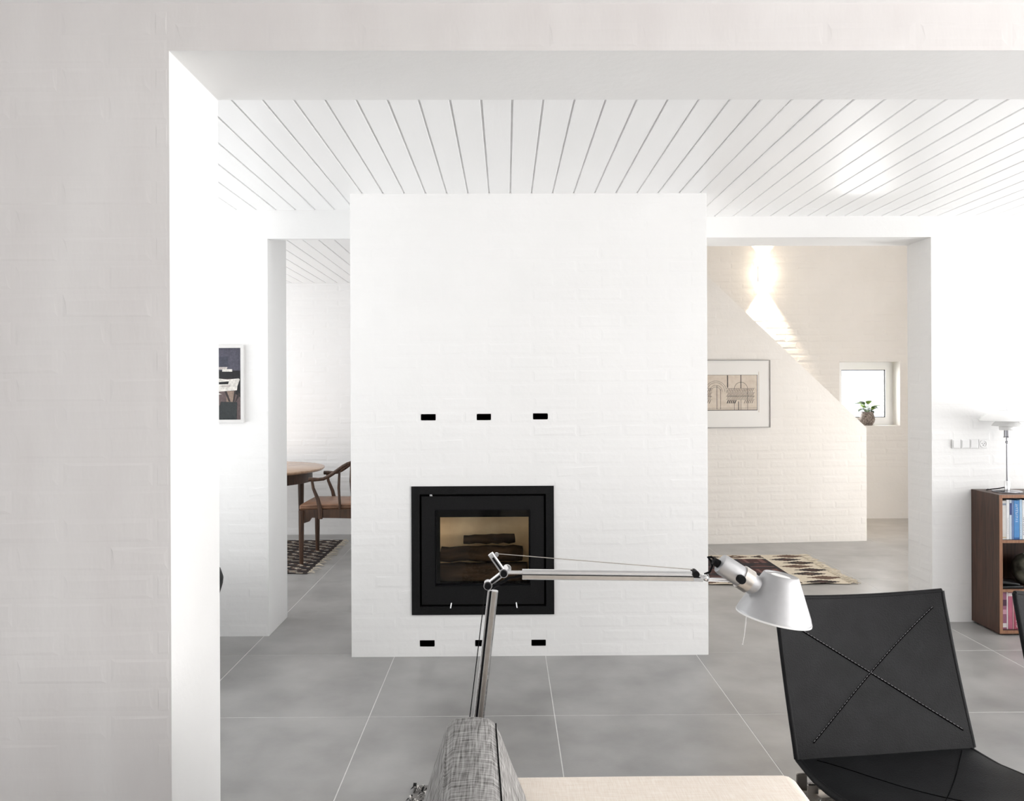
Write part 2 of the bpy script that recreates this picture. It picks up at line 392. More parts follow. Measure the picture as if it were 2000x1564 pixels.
# back wall, hall side
ZHL = P(1700, 463, YBR).z
b = MB(); b.box(XC1 - .3, XHR, YBR, YBR1, ZHL, 2.62); b.box(XHR, 5.1, YBR, YBR1, 0, 2.62)
wall_br = struct(b.build('wall_back_right', M_paint), 'white brick wall around the hall opening')
lay_bricks(wall_br, 'paint', (XHR, YBR, 0), (1, 0, 0), .95, 0, ZC - .02, proud=.0007)
lay_bricks(wall_br, 'paint', (XHR, YBR1, 0), (0, -1, 0), YBR1 - YBR, 0, ZHL - .02, proud=.0012, phase=.1)

# chimney block with stove niche and vent holes
SX0, SX1 = P(804, 1075, YC).x, P(1082, 1075, YC).x
SZ0, SZ1 = P(943, 1199.5, YC).z, P(943, 949, YC).z
NX0, NX1, NZ0, NZ1 = SX0 + .03, SX1 - .03, SZ0 + .03, SZ1 - .03
vents = []
for (u0, u1, v0, v1) in ((822, 851, 808.5, 821), (931, 959, 808, 820.5), (1041, 1070, 807, 819), (820, 849, 1250, 1262.5), (928, 957, 1249.5, 1262), (1038, 1066, 1249, 1261)):
    a = P(u0, v1, YC); c = P(u1, v0, YC); vents.append((a.x, c.x, a.z, c.z))
holes = [(NX0, NX1, NZ0, NZ1)] + vents
b = MB(); wall_face(b, XC0, XC1, 0, ZC + .02, YC, holes)
b.poly([(XC0, YC, 0), (XC0, YBL1, 0), (XC0, YBL1, ZC + .02), (XC0, YC, ZC + .02)]); b.poly([(XC1, YC, 0), (XC1, YBR1, 0), (XC1, YBR1, ZC + .02), (XC1, YC, ZC + .02)])
b.poly([(XC0, YBL1, 0), (XC1, YBR1, 0), (XC1, YBR1, ZC + .02), (XC0, YBL1, ZC + .02)])
chim = struct(b.build('wall_chimney', M_paint, fix=False), 'white painted brick chimney breast holding the black stove', 'chimney')
lay_bricks(chim, 'paint', (XC0, YC, 0), (1, 0, 0), XC1 - XC0, 0, ZC - .01, proud=.0006,
           holes=[(SX0 - XC0, SX1 - XC0, SZ0, SZ1)] + [(v[0] - XC0, v[1] - XC0, v[2], v[3]) for v in vents])
for (x0, x1, z0, z1) in vents:
    b = MB(); y0, y1 = YC - .0006, YC + .10; c = .005
    ring = [(x0 + c, z0), (x1 - c, z0), (x1, z0 + c), (x1, z1 - c), (x1 - c, z1), (x0 + c, z1), (x0, z1 - c), (x0, z0 + c)]
    ring = [(px + random.uniform(-.0012, .0012), pz + random.uniform(-.0012, .0012)) for px, pz in ring]
    k = len(ring)
    b.v = [(px, y0, pz) for px, pz in ring] + [(px, y1, pz) for px, pz in ring]
    for i in range(k): b.face((i, (i + 1) % k, k + (i + 1) % k, k + i))
    b.face([k + i for i in range(k)])
    b.build('vent_recess', M_recess, chim, fix=False)

# dining room and hall shells
YD = 7.70; ZD = 2.47
b = MB(); b.box(-3.8, .06, YD, YD + .2, 0, 2.8)
wall_d = struct(b.build('wall_dining', M_paint), 'white brick rear wall of the dining room')
xd0 = P(555, 800, YD).x
lay_bricks(wall_d, 'paint', (xd0 - .3, YD, 0), (1, 0, 0), P(690, 800, YD).x - xd0 + .75, 0, ZD - .02, proud=.0012)
wall_x('wall_dining_side', -3.6, -.15, YBL1 - .1, YD, 2.8, [(5.4, 7.2, .4, 2.2)], M_paint, 'white side wall of the dining room with window')
side_window(4, -3.69, 5.4, 7.2, .4, 2.2)
b = MB(); b.box(.06, .26, YBL1 - .02, 8.6, 0, 4.4); struct(b.build('wall_partition', M_paint), 'white partition between dining room and hall')
board_ceiling('ceiling_dining', -3.6, .06, YBL + .04, YD, ZD, 'white painted board ceiling of the dining room')
YH = 8.48
win0, win1 = P(1640, 830, YH), P(1757.5, 704.5, YH)
WX0, WX1, WZ0, WZ1 = win0.x, win1.x, P(1720, 831, YH).z, P(1720, 706, YH).z
b = MB(); wall_face(b, .26, 5.2, 0, 4.4, YH, [(WX0, WX1, WZ0, WZ1)])
for q in ([(WX0, WZ0), (WX1, WZ0)], [(WX1, WZ0), (WX1, WZ1)], [(WX1, WZ1), (WX0, WZ1)], [(WX0, WZ1), (WX0, WZ0)]):
    b.poly([(q[0][0], YH, q[0][1]), (q[1][0], YH, q[1][1]), (q[1][0], YH + .3, q[1][1]), (q[0][0], YH + .3, q[0][1])])
wall_h = struct(b.build('wall_hall', M_hall, fix=False), 'white brick rear wall of the hall with small window')
hx0 = P(1385, 700, YH).x
lay_bricks(wall_h, 'hall', (hx0, YH, 0), (1, 0, 0), P(1775, 700, YH).x + .25 - hx0, .55, 3.2, proud=.0013, holes=[(WX0 - hx0, WX1 - hx0, WZ0, WZ1)])
wall_x('wall_hall_side', 5.0, .15, YBR1 - .02, YH, 4.4, [(5.15, 6.15, .05, 2.15), (6.3, 7.4, 2.6, 3.8)], M_hall, 'white side wall of the hall with glazed door')
side_window(5, 5.09, 5.15, 6.15, .05, 2.15); side_window(8, 5.09, 6.3, 7.4, 2.6, 3.8)  # second window is unseen, added high up for fill light
b = MB(); b.box(.06, 5.2, YBR1 - .2, YH + .2, 4.35, 4.45); struct(b.build('ceiling_hall', M_paint), 'white ceiling high above the hall', 'ceiling')
b = MB(); b.box(.06, 5.2, YBR1 - .1, YBR1, 2.60, 4.4); struct(b.build('wall_hall_upper', M_hall), 'white wall above the hall opening')

# sloping stair wall
A = Pz(1387, 1062.5); B = Pz(1693, 1056.0); sd = (B - A).normalized(); sn = Vector((sd.y, -sd.x, 0))
S0 = A - sd * ((A.x - .26) / sd.x)
SL = (B - S0).length
t1, t2 = Ppl(1404, 560, A, sn), Ppl(1686, 829, A, sn)
u1, u2 = (t1 - S0).dot(sd), (t2 - S0).dot(sd); slope = (t2.z - t1.z) / (u2 - u1)
ztop = lambda u: min(t1.z + slope * (u - u1), 4.3)
b = MB(); th = 0.13
ukink = u1 + (4.3 - t1.z) / slope
prof = [(0, 0), (SL, 0), (SL, ztop(SL))] + ([(ukink, 4.3), (0, 4.3)] if ukink > 0 else [(0, ztop(0))])
n = len(prof)
for off in (0, th):
    b.v += [tuple(S0 + sd * u - sn * off + Vector((0, 0, z))) for u, z in prof]
b.face(range(n)); b.face([n + i for i in reversed(range(n))])
for i in range(n): b.face((i, n + i, n + (i + 1) % n, (i + 1) % n))
wall_s = struct(b.build('wall_stair', M_hall), 'white brick stair wall with sloping top in the hall')
ustart = (Ppl(1375, 900, A, sn) - S0).dot(sd)
so = S0 + sd * ustart
lay_bricks(wall_s, 'hall', (so.x, so.y, 0), sd, SL - ustart, 0, 2.2, proud=.0011, keep=lambda a, c, za, zb: zb < ztop(ustart + c) - .02, course=.0760, pitch=.248)

# hall window: frame, sash, pane
w = thing('window_6', 'small white hall window behind the potted plant', 'window', (WX0, YH + .16, WZ0)); w['kind'] = 'structure'
ww, wh = WX1 - WX0, WZ1 - WZ0
def ring(mb, x0, x1, z0, z1, t, y0, y1):
    mb.box(x0, x1, y0, y1, z0, z0 + t); mb.box(x0, x1, y0, y1, z1 - t, z1); mb.box(x0, x0 + t, y0, y1, z0 + t, z1 - t); mb.box(x1 - t, x1, y0, y1, z0 + t, z1 - t)
M_wwin = node_mat('bright_white_window_paint', (.94, .94, .94), .4, var=.01)
b = MB(); ring(b, 0, ww, 0, wh, .045, 0, .08); b.build('window_frame', M_wwin, w)
b = MB(); ring(b, .045, ww - .045, .045, wh - .045, .04, -.012, .05); b.build('sash', M_wwin, w)
b = MB(); ring(b, .085, ww - .085, .085, wh - .085, .006, .0, .02); b.build('gasket', M_plasticblack, w)
b = MB(); b.poly([(.085, .012, .085), (ww - .085, .012, .085), (ww - .085, .012, wh - .085), (.085, .012, wh - .085)]); b.build('pane', M_glass, w)

# ================================================================= STOVE
st = thing('wood_stove', 'black built-in wood stove with glass door in the chimney breast', 'stove', ((SX0 + SX1) / 2, YC, SZ0))
SW, SH = SX1 - SX0, SZ1 - SZ0
hw = SW / 2
pxm = YC / F_PX
b = MB(); gz = 15.5 * pxm; ring(b, -hw, hw, 0, SH, gz, -.008, .06); b.build('outer_frame', M_black, st)
b = MB(); ring(b, -hw + gz, hw - gz, gz, SH - gz, 5 * pxm, .014, .05); b.build('shadow_gap', M_recess, st)
gd = gz + 4.2 * pxm; dl = 45 * pxm; dr = 46 * pxm; dt = 46 * pxm; db = 55 * pxm
b = MB()
x0, x1, z0, z1 = -hw + gd, hw - gd, gd, SH - gd; xa, xb, za, zb = -hw + dl, hw - dr, db, SH - dt
b.box(x0, x1, -.003, .04, z0, za); b.box(x0, x1, -.003, .04, zb, z1); b.box(x0, xa, -.003, .04, za, zb); b.box(xb, x1, -.003, .04, za, zb)
door = b.build('door', M_black, st)
b = MB(); ring(b, xa - .002, xb + .002, za - .002, zb + .002, .008, .012, .035); b.build('glass_retainer', M_plasticblack, door)
b = MB(); b.poly([(xa, .022, za), (xb, .022, za), (xb, .022, zb), (xa, .022, zb)]); b.build('glass_pane', M_fireglass, door)
for (u, v, ang) in ((880, 1183, .25), (1010, 1182, -.3)):
    p = P(u, v, YC - .01) - Vector(st.location); b = MB()
    b.tube([(p.x + .004 * (1 if ang > 0 else -1), .0, p.z + .012), (p.x, -.018, p.z - .012)], .0042, 10); b.build('air_control_pin', M_chrome, st, smooth=40)
p = P(842, 968, YC - .01) - Vector(st.location); b = MB(); b.rbox(p.x - .009, p.x + .006, -.012, .004, p.z - .004, p.z + .006, r=.002, seg=1); b.build('hinge_catch', M_chrome, st)
# firebox: open-fronted lining
fx0, fx1, fz0, fz1, fy0, fy1 = xa - .01, xb + .01, za - .015, zb + .01, .036, .26
b = MB(); b.poly([(fx0, fy1, fz0), (fx1, fy1, fz0), (fx1, fy1, fz1), (fx0, fy1, fz1)])
b.poly([(fx0, fy0 + .03, fz0), (fx0, fy1, fz0), (fx0, fy1, fz1), (fx0, fy0 + .03, fz1)]); b.poly([(fx1, fy0 + .03, fz0), (fx1, fy1, fz0), (fx1, fy1, fz1), (fx1, fy0 + .03, fz1)])
b.build('firebox_lining', M_firebrick, st, fix=False)
b = MB(); b.poly([(fx0, fy0, fz0), (fx1, fy0, fz0), (fx1, fy1, fz0), (fx0, fy1, fz0)]); b.poly([(fx0, fy0, fz1), (fx1, fy0, fz1), (fx1, fy1, fz1), (fx0, fy1, fz1)])
b.poly([(fx0, fy0, fz0), (fx0, fy0 + .03, fz0), (fx0, fy0 + .03, fz1), (fx0, fy0, fz1)]); b.poly([(fx1, fy0, fz0), (fx1, fy0 + .03, fz0), (fx1, fy0 + .03, fz1), (fx1, fy0, fz1)])
b.box(fx0, fx1, fy0, fy0 + .012, fz1 - .055, fz1); b.box(fx0, fx0 + .035, fy0, fy0 + .012, fz0, fz1); b.box(fx1 - .018, fx1, fy0, fy0 + .012, fz0, fz1); b.box(fx0, fx1, fy0, fy0 + .012, fz0, fz0 + .03)
b.build('firebox_shell', M_recess, st, fix=False)
M_log = node_mat('added_log_bark', (0.055, 0.034, 0.020), 0.9, spec=.1, var=0.7, vscale=14, bump=0.5, bscale=40, color2=(0.012, 0.008, 0.006), stretch=(.4, 2, 2))  # dark logs added to stand for a reflection in the glass
def log(p0, p1, r, label):
    p0, p1 = Vector(p0), Vector(p1); n = 10; rs = [r * random.uniform(.9, 1.08) for _ in range(n)]; rs[0] *= .93; rs[-1] *= .93
    b = MB(); b.tube([p0.lerp(p1, i / (n - 1)) + Vector((0, random.uniform(-.004, .004), random.uniform(-.004, .004))) for i in range(n)], rs, 9)
    o = b.build('added_log', M_log, smooth=50); tag(o, label, 'log', 'added logs standing for a reflection in the stove glass'); return o
L0 = Vector(st.location); zf = fz0 + L0.z; yc = L0.y
log((L0.x + fx0 + .02, yc + .105, zf + .057), (L0.x + fx1 - .03, yc + .11, zf + .055), .052, 'thick added log shape lying lowest at the front of the stove')
log((L0.x + fx0 + .02, yc + .212, zf + .056), (L0.x + fx1 - .02, yc + .212, zf + .055), .040, 'added log shape lying lowest at the back of the stove')
log((L0.x + fx0 + .03, yc + .165, zf + .152), (L0.x + fx1 - .05, yc + .160, zf + .156), .044, 'long added log shape lying across the two lowest ones in the stove')
log((L0.x - .11, yc + .150, zf + .234), (L0.x + .17, yc + .155, zf + .238), .026, 'short added log shape on top of the pile in the stove')

# ================================================================= SOFA
so_ = thing('sofa', 'low sofa with grey tweed back and cream seat in the foreground', 'sofa', (0, 0, 0), 0)
def back_prof(s):
    # half outline of the back, from outside bottom over the top to inside bottom
    return [(-.275, .20), (-.238, .32), (-.203, .43), (-.172, .53), (-.152, .595), (-.141, .620), (-.124, .634), (-.080, .638), (-.043, .634), (-.028, .622), (-.016, .598), (.010, .53), (.052, .43), (.085, .33), (.10, .20)]
pf = back_prof(0)
ys = [.15, .9, 1.5, 1.80, 1.835, 1.85]
sc_ = [1, 1, 1, 1, .985, .94]
b = MB(); k = len(pf)
for y, s in zip(ys, sc_):
    drift = (1.85 - y) * .045
    b.v += [(-.083 + (px + .083) * s + drift, y + (.0 if s == 1 else (pz - .4) * .0), .40 + (pz - .40) * (1 - (1 - s) * .5)) for px, pz in pf]
for j in range(len(ys) - 1):
    for i in range(k - 1): b.face((j * k + i, j * k + i + 1, (j + 1) * k + i + 1, (j + 1) * k + i))
    b.face((j * k + k - 1, j * k, (j + 1) * k, (j + 1) * k + k - 1))
b.face(range(k)); b.face([(len(ys) - 1) * k + i for i in reversed(range(k))])
bk = b.build('backrest', M_tweed, so_, smooth=55)
for (px, pz) in ((-.1405, .6215), (-.0275, .6235)):
    b = MB(); b.tube([(px + (1.85 - y) * .045, y, pz) for y in (.15, 1.0, 1.5, 1.80)] + [(px * .96, 1.838, pz - .004), (px * 1.0, 1.846, pz - .05), (px * 1.0 + (-.06 if px < -.1 else .06), 1.848, pz - .2)], .0014, 6); b.build('piping', M_seam if px > -.1 else M_tweed, bk, smooth=60)
def soft(x, y, z):
    cx, cy = (x - .39) / .35, (y - 1.05) / .9
    return (x, y, z + (.012 * max(0, 1 - cx * cx) * max(0, 1 - cy ** 4) if z > .4 else 0))
b = MB(); b.rbox(-.045, .715, .15, 1.945, .285, .452, r=.035, seg=4, fn=soft, cuts=3); b.build('seat_cushion', M_cream, so_, smooth=60)
b = MB(); b.rbox(-.25, .69, .15, 1.84, .165, .285, r=.012, seg=2); b.build('base_frame', M_tweed, so_, smooth=40)
for lx in (-.18, .60):
    for ly in (.25, 1.72):
        b = MB(); b.tube([(lx, ly, .0065), (lx, ly, .17)], [.014, .022], 14); b.build('leg', M_walnut, so_, smooth=40)

# ================================================================= SHAGGY RUG
M_ru = [node_mat('rug_wool_black', (0.018, 0.017, 0.017), 0.95, var=.2), node_mat('rug_wool_grey', (0.22, 0.21, 0.20), 0.95, var=.2), node_mat('rug_wool_white', (0.70, 0.68, 0.65), 0.95, var=.1)]
RX0, RX1, RY0, RY1 = P(806, 1550, 2.72).x, 2.7, 1.0, Pz(1560, 1531).y
hl_, hr_ = P(1557, 1482, 2.335), P(1905, 1466, 2.405)
cxm, cym = (hl_.x + hr_.x) / 2, (hl_.y + hr_.y) / 2
ang = math.atan2(hr_.y - hl_.y, hr_.x - hl_.x)
FEET = [(lx_, ly_, .045) for lx_ in (-.18, .60) for ly_ in (.25, 1.72)]
for (ox_, oy_, aa_) in ((cxm, cym, ang), (cxm + .780, cym + .02, ang - .04)):
    for fx_ in (-.292, .292):
        for fy_ in (-.43, .16):
            FEET.append((ox_ + fx_ * math.cos(aa_) - fy_ * math.sin(aa_), oy_ + fx_ * math.sin(aa_) + fy_ * math.cos(aa_), .046))
FEET.append((P(928, 1480, 1.985).x, 1.985, .14))
rg = thing('shag_rug', 'black and white shaggy wool rug under sofa and black chairs', 'rug', (0, 0, 0))
b = MB(); b.box(RX0, RX1, RY0, RY1, 0.0005, .006); b.build('backing', M_ru[1], rg)
b = MB()
for i in range(15000):
    x = random.uniform(RX0, RX1); y = random.uniform(1.75, RY1) if i < 12000 else random.uniform(RY0, 1.75)
    if any((x - f_[0]) ** 2 + (y - f_[1]) ** 2 < f_[2] ** 2 for f_ in FEET): continue
    a = random.uniform(0, 2 * PI); l = random.uniform(.012, .024); wd = random.uniform(.003, .006); h = random.uniform(.008, .017)
    dx, dy = math.cos(a) * l, math.sin(a) * l; nx, ny = -math.sin(a) * wd, math.cos(a) * wd
    b.cur = random.choice((0, 0, 0, 1, 2, 2)); k = len(b.v)
    b.v += [(x + nx, y + ny, .004), (x - nx, y - ny, .004), (x + dx * .5 - nx, y + dy * .5 - ny, .004 + h), (x + dx * .5 + nx, y + dy * .5 + ny, .004 + h), (x + dx, y + dy, .006 + h * .3)]
    b.face((k, k + 1, k + 2, k + 3)); b.face((k + 3, k + 2, k + 4))
pl = b.build('pile', M_ru, rg, fix=False); pl['kind'] = 'stuff'

# ================================================================= ARM LAMP
YL = 1.985
lp = thing('arm_floor_lamp', 'aluminium floor lamp with jointed arm and conical shade behind the sofa', 'lamp', (0, 0, 0))
q = lambda u, v, dy=0.0: P(u, v, YL + dy)
base_x = q(928, 1480).x
b = MB(); b.lathe([(.105, .0065), (.105, .014), (.098, .018), (.02, .020), (.014, .03)], 40, Matrix.Translation((base_x, YL, 0))); b.build('base', M_alusatin, lp, smooth=40)
jb = q(931, 1440); b = MB(); b.tube([(base_x, YL, .02), (base_x, YL, jb.z - .03)], .011, 16); b.build('stem', M_alu, lp, smooth=40)
def bar(p0, p1, w, d, mb=None, bev=.3):
    """eight-sided extrusion from p0 to p1 in the lamp plane: w in plane, d in depth"""
    p0, p1 = Vector(p0), Vector(p1); t = (p1 - p0).normalized(); s = t.cross(Vector((0, 1, 0))).normalized(); y = Vector((0, 1, 0))
    mb = mb or MB(); k = len(mb.v); c = bev
    oc = [(-1, -1 + c * 2), (-1 + c, -1), (1 - c, -1), (1, -1 + c * 2), (1, 1 - c * 2), (1 - c, 1), (-1 + c, 1), (-1, 1 - c * 2)]
    for p in (p0, p1): mb.v += [tuple(p + s * (a * w / 2) + y * (e * d / 2)) for a, e in oc]
    for i in range(8): mb.face((k + i, k + (i + 1) % 8, k + 8 + (i + 1) % 8, k + 8 + i))
    mb.face([k + i for i in reversed(range(8))]); mb.face([k + 8 + i for i in range(8)])
    return mb
px2 = YL / F_PX
k1, k2 = q(953, 1142), q(984, 1118)
lowtop, lowbot = q(963, 1153), q(931, 1440)
la = bar(lowbot, lowtop, 20 * px2, .020).build('lower_arm', M_alu, lp)
s1 = (lowtop - lowbot).normalized().cross(Vector((0, 1, 0)))
bar(lowbot + s1 * (4.6 * px2) - Vector((0, .0095, 0)), lowtop + s1 * (4.6 * px2) - Vector((0, .0095, 0)), 4.5 * px2, .002).build('arm_dark_reflection', M_plasticblack, la)  # black strip: dark reflection in the polished arm, put into colour
bar(lowbot - s1 * (2.4 * px2) - Vector((0, .0098, 0)), lowtop - s1 * (2.4 * px2) - Vector((0, .0098, 0)), 8.5 * px2, .002).build('arm_brown_reflection', M_steel, la)  # brownish tone mirrored in the aluminium, laid on as a steel strip
for sgn, wd in ((-1, 4.2), (1, 4.0)):
    bar(lowbot + s1 * (sgn * 8.2 * px2) - Vector((0, .010, 0)), lowtop + s1 * (sgn * 8.2 * px2) - Vector((0, .010, 0)), wd * px2, .004).build('edge_rib', M_chrome, la)
b = MB(); b.tube([q(948, 1150), q(917, 1405), q(914, 1440)], .0012, 6); b.build('tension_cable', M_plasticblack, lp)
# elbow
el = bar(k1, k2, 11 * px2, .016); bar(k2, q(958, 1081), 11 * px2, .016, el)
elb = el.build('elbow_link', M_chrome, lp)
for a_, c_ in ((k1, k2), (k2, q(958, 1081))):
    a2, c2 = a_.lerp(c_, .2), a_.lerp(c_, .82); bar(a2 - Vector((0, .0085, 0)), c2 - Vector((0, .0085, 0)), 4 * px2, .002).build('link_slot', M_plasticblack, elb)
for p_ in (k1, k2):
    b = MB(); b.lathe([(.0, -.018), (.0078, -.018), (.0088, -.0155), (.0088, .013)], 20, Matrix.Translation(p_) @ Matrix.Rotation(-PI / 2, 4, 'X')); b.build('joint_knob', M_plasticblack, lp, smooth=40)
    b = MB(); b.lathe([(.0112, -.011), (.0112, .012)], 20, Matrix.Translation(p_) @ Matrix.Rotation(-PI / 2, 4, 'X')); b.build('joint_ring', M_chrome, lp, smooth=40)
b = MB(); b.lathe([(.006, -.003), (.0112, -.0035), (.0112, .0035), (.006, .003)], 24, Matrix.Translation(q(990, 1111, .012)) @ Matrix.Rotation(-PI / 2, 4, 'X')); b.build('pulley', M_chrome, lp, smooth=40)
b = MB(); b.lathe([(.0, -.003), (.0055, -.003), (.0055, .003), (0, .003)], 16, Matrix.Translation(q(970, 1083, -.0)) @ Matrix.Rotation(-PI / 2, 4, 'X')); b.build('cable_pin', M_chrome, lp, smooth=40)
# upper arm
b = MB(); b.tube([k2, q(1022, 1118)], .0052, 12); b.build('arm_rod', M_alu, lp, smooth=40)
b = MB(); b.tube([q(958, 1150), q(975, 1140), q(995, 1128), q(1022, 1124)], .0034, 10); b.build('wire_cover', M_plasticblack, lp, smooth=60)
u0, u1_ = q(1020, 1121), q(1353, 1125)
ua = bar(u0, u1_, 19 * px2, .020).build('upper_arm', M_alu, lp)
s2 = (u1_ - u0).normalized().cross(Vector((0, 1, 0)))
bar(u0 - s2 * (.50 * 8 * px2) - Vector((0, .0097, 0)), u1_ - s2 * (.50 * 8 * px2) - Vector((0, .0097, 0)), 8.0 * px2, .002).build('arm_brown_reflection', M_steel, ua)  # lower band coloured as the brownish reflection in the arm
bar(u0 + s2 * (.08 * 8 * px2) - Vector((0, .0100, 0)), u1_ + s2 * (.08 * 8 * px2) - Vector((0, .0100, 0)), 1.6 * px2, .002).build('arm_dark_reflection', M_plasticblack, ua)  # reflected dark line laid on as a black strip
for sgn in (-.98, .30):
    bar(u0 + s2 * (sgn * 8 * px2) - Vector((0, .0100, 0)), u1_ + s2 * (sgn * 8 * px2) - Vector((0, .0100, 0)), 1.8 * px2, .0025).build('edge_rib', M_chrome, ua)
b = MB(); b.tube([q(968, 1081), q(1353, 1112)], .0011, 6); b.build('tension_cable', M_steel, lp)
# wrist and head
w1 = q(1357, 1119)
b = MB(); b.lathe([(.0, -.018), (.0078, -.018), (.0088, -.0155), (.0088, .013)], 20, Matrix.Translation(w1) @ Matrix.Rotation(-PI / 2, 4, 'X')); b.build('joint_knob', M_plasticblack, lp, smooth=40)
br = MB(); bar(q(1350, 1130), q(1372, 1131), 9 * px2, .016, br); bar(q(1358, 1118), q(1378, 1129), 8 * px2, .012, br); br.build('wrist_bracket', M_chrome, lp)
b = MB(); b.lathe([(.0, -.009), (.006, -.0075), (.0088, -.002), (.0088, .002), (.006, .0075), (0, .009)], 16, Matrix.Translation(q(1379, 1128))); b.build('wrist_ball', M_chrome, lp, smooth=60)
b = MB(); b.tube([q(1381, 1130), q(1450, 1131)], .0032, 10); b.tube([q(1381, 1134), q(1450, 1136)], .0026, 10); b.build('head_rod', M_chrome, lp, smooth=40)
b = MB(); cp = [(1376, 1121, .012), (1386, 1117, .014), (1391, 1105, .016), (1388, 1094, .016), (1383, 1088, .014), (1389, 1087, .010), (1397, 1093, .006), (1406, 1099, .0)]
b.tube([q(*c) for c in cp], .0030, 8); b.build('lamp_cable', M_plasticblack, lp, smooth=60)
# socket housing: cylinder from upper left to the shade
h0, h1 = q(1404, 1098), q(1478, 1146); ax = (h1 - h0).normalized(); hl = (h1 - h0).length
Mh = Matrix.Translation(h0) @ ax.to_track_quat('Z', 'X').to_matrix().to_4x4()
b = MB(); b.lathe([(.006, .002), (.0245, .004), (.0268, .012), (.0268, hl * .60), (.0255, hl * .60)], 32, Mh); hs = b.build('socket_housing', M_alusatin, lp, smooth=35)
b = MB(); b.lathe([(.004, -.014), (.0095, -.013), (.0105, .003)], 16, Mh @ Matrix.Translation((-.004, 0, 0))); b.build('cable_gland', M_plasticblack, hs, smooth=40)
b = MB(); b.lathe([(.027, hl * .57), (.0305, hl * .57), (.0305, hl * .80), (.027, hl * .80)], 32, Mh); b.build('clamp_collar', M_steel, lp, smooth=35)
b = MB(); b.lathe([(.0262, hl * .80), (.0262, hl * 1.12)], 32, Mh); b.build('shade_neck', M_alusatin, lp, smooth=35)
pk = q(1447, 1131, -.032); b = MB(); b.lathe([(.0, -.012), (.0095, -.012), (.0108, -.009), (.0108, .012)], 20, Matrix.Translation(pk) @ Matrix.Rotation(-PI / 2, 4, 'X')); b.build('head_knob', M_plasticblack, lp, smooth=40)
# shade: tilted truncated cone with open top
sb, stp = q(1511.5, 1200.5), q(1526, 1122.5)
tilt = math.radians(10.7)
shl = (stp - sb).length
Ms = Matrix.Translation(sb) @ Matrix.Rotation(tilt, 4, 'Y')
R0, R1 = 70.5 * px2, 33.5 * px2
prof = [(R0 - .002, -.006), (R0 + .0015, -.006), (R0 + .0015, -.001), (R0, .002), (R0 - .0035, .012)]
for i in range(1, 9):
    t = i / 8; prof.append((R0 - .0035 + (R1 - R0 + .0035) * t, .012 + (shl - .012) * t))
prof += [(R1 - .002, shl + .001), (R1 - .006, shl - .001)]
inner = [(R1 - .007, shl - .004), (R0 - .008, .010), (R0 - .003, -.004)]
b = MB(); b.lathe(prof + inner, 56, Ms, c0=False, c1=False); k = len(prof + inner)
shd = b.build('shade', M_alusatin, lp, smooth=40)
b = MB(); b.lathe([(R0 - .0005, -.0075), (R0 + .0022, -.0075), (R0 + .0022, -.003), (R0 - .0005, -.003)], 56, Ms, False, False); b.build('shade_rim', M_white, shd, smooth=40)
b = MB(); b.lathe([(R1 - .005, shl - .0015), (R1 * .56, shl - .0025), (R1 * .54, shl - .006)], 40, Ms, False, False); b.build('top_ring', M_alusatin, shd, smooth=40)
b = MB(); b.lathe([(.001, shl - .0032), (R1 * .55, shl - .0032)], 40, Ms, True, False); b.build('lit_hole_disc', M_wwin, shd, smooth=40)  # white disc stands for the lit opening in the shade top
b = MB(); b.lathe([(.0, .03), (.016, .032), (.028, .05), (.024, .075), (.014, .09)], 24, Ms); b.build('bulb', M_opal, lp, smooth=60)
b = MB(); b.tube([q(1458, 1203), q(1454, 1240), q(1451, 1256)], [.0018, .0009, .0007], 8); b.lathe([(0, -.002), (.0018, 0), (0, .002)], 8, Matrix.Translation(q(1450.5, 1258))); b.build('switch_rod', M_white, lp, smooth=60)

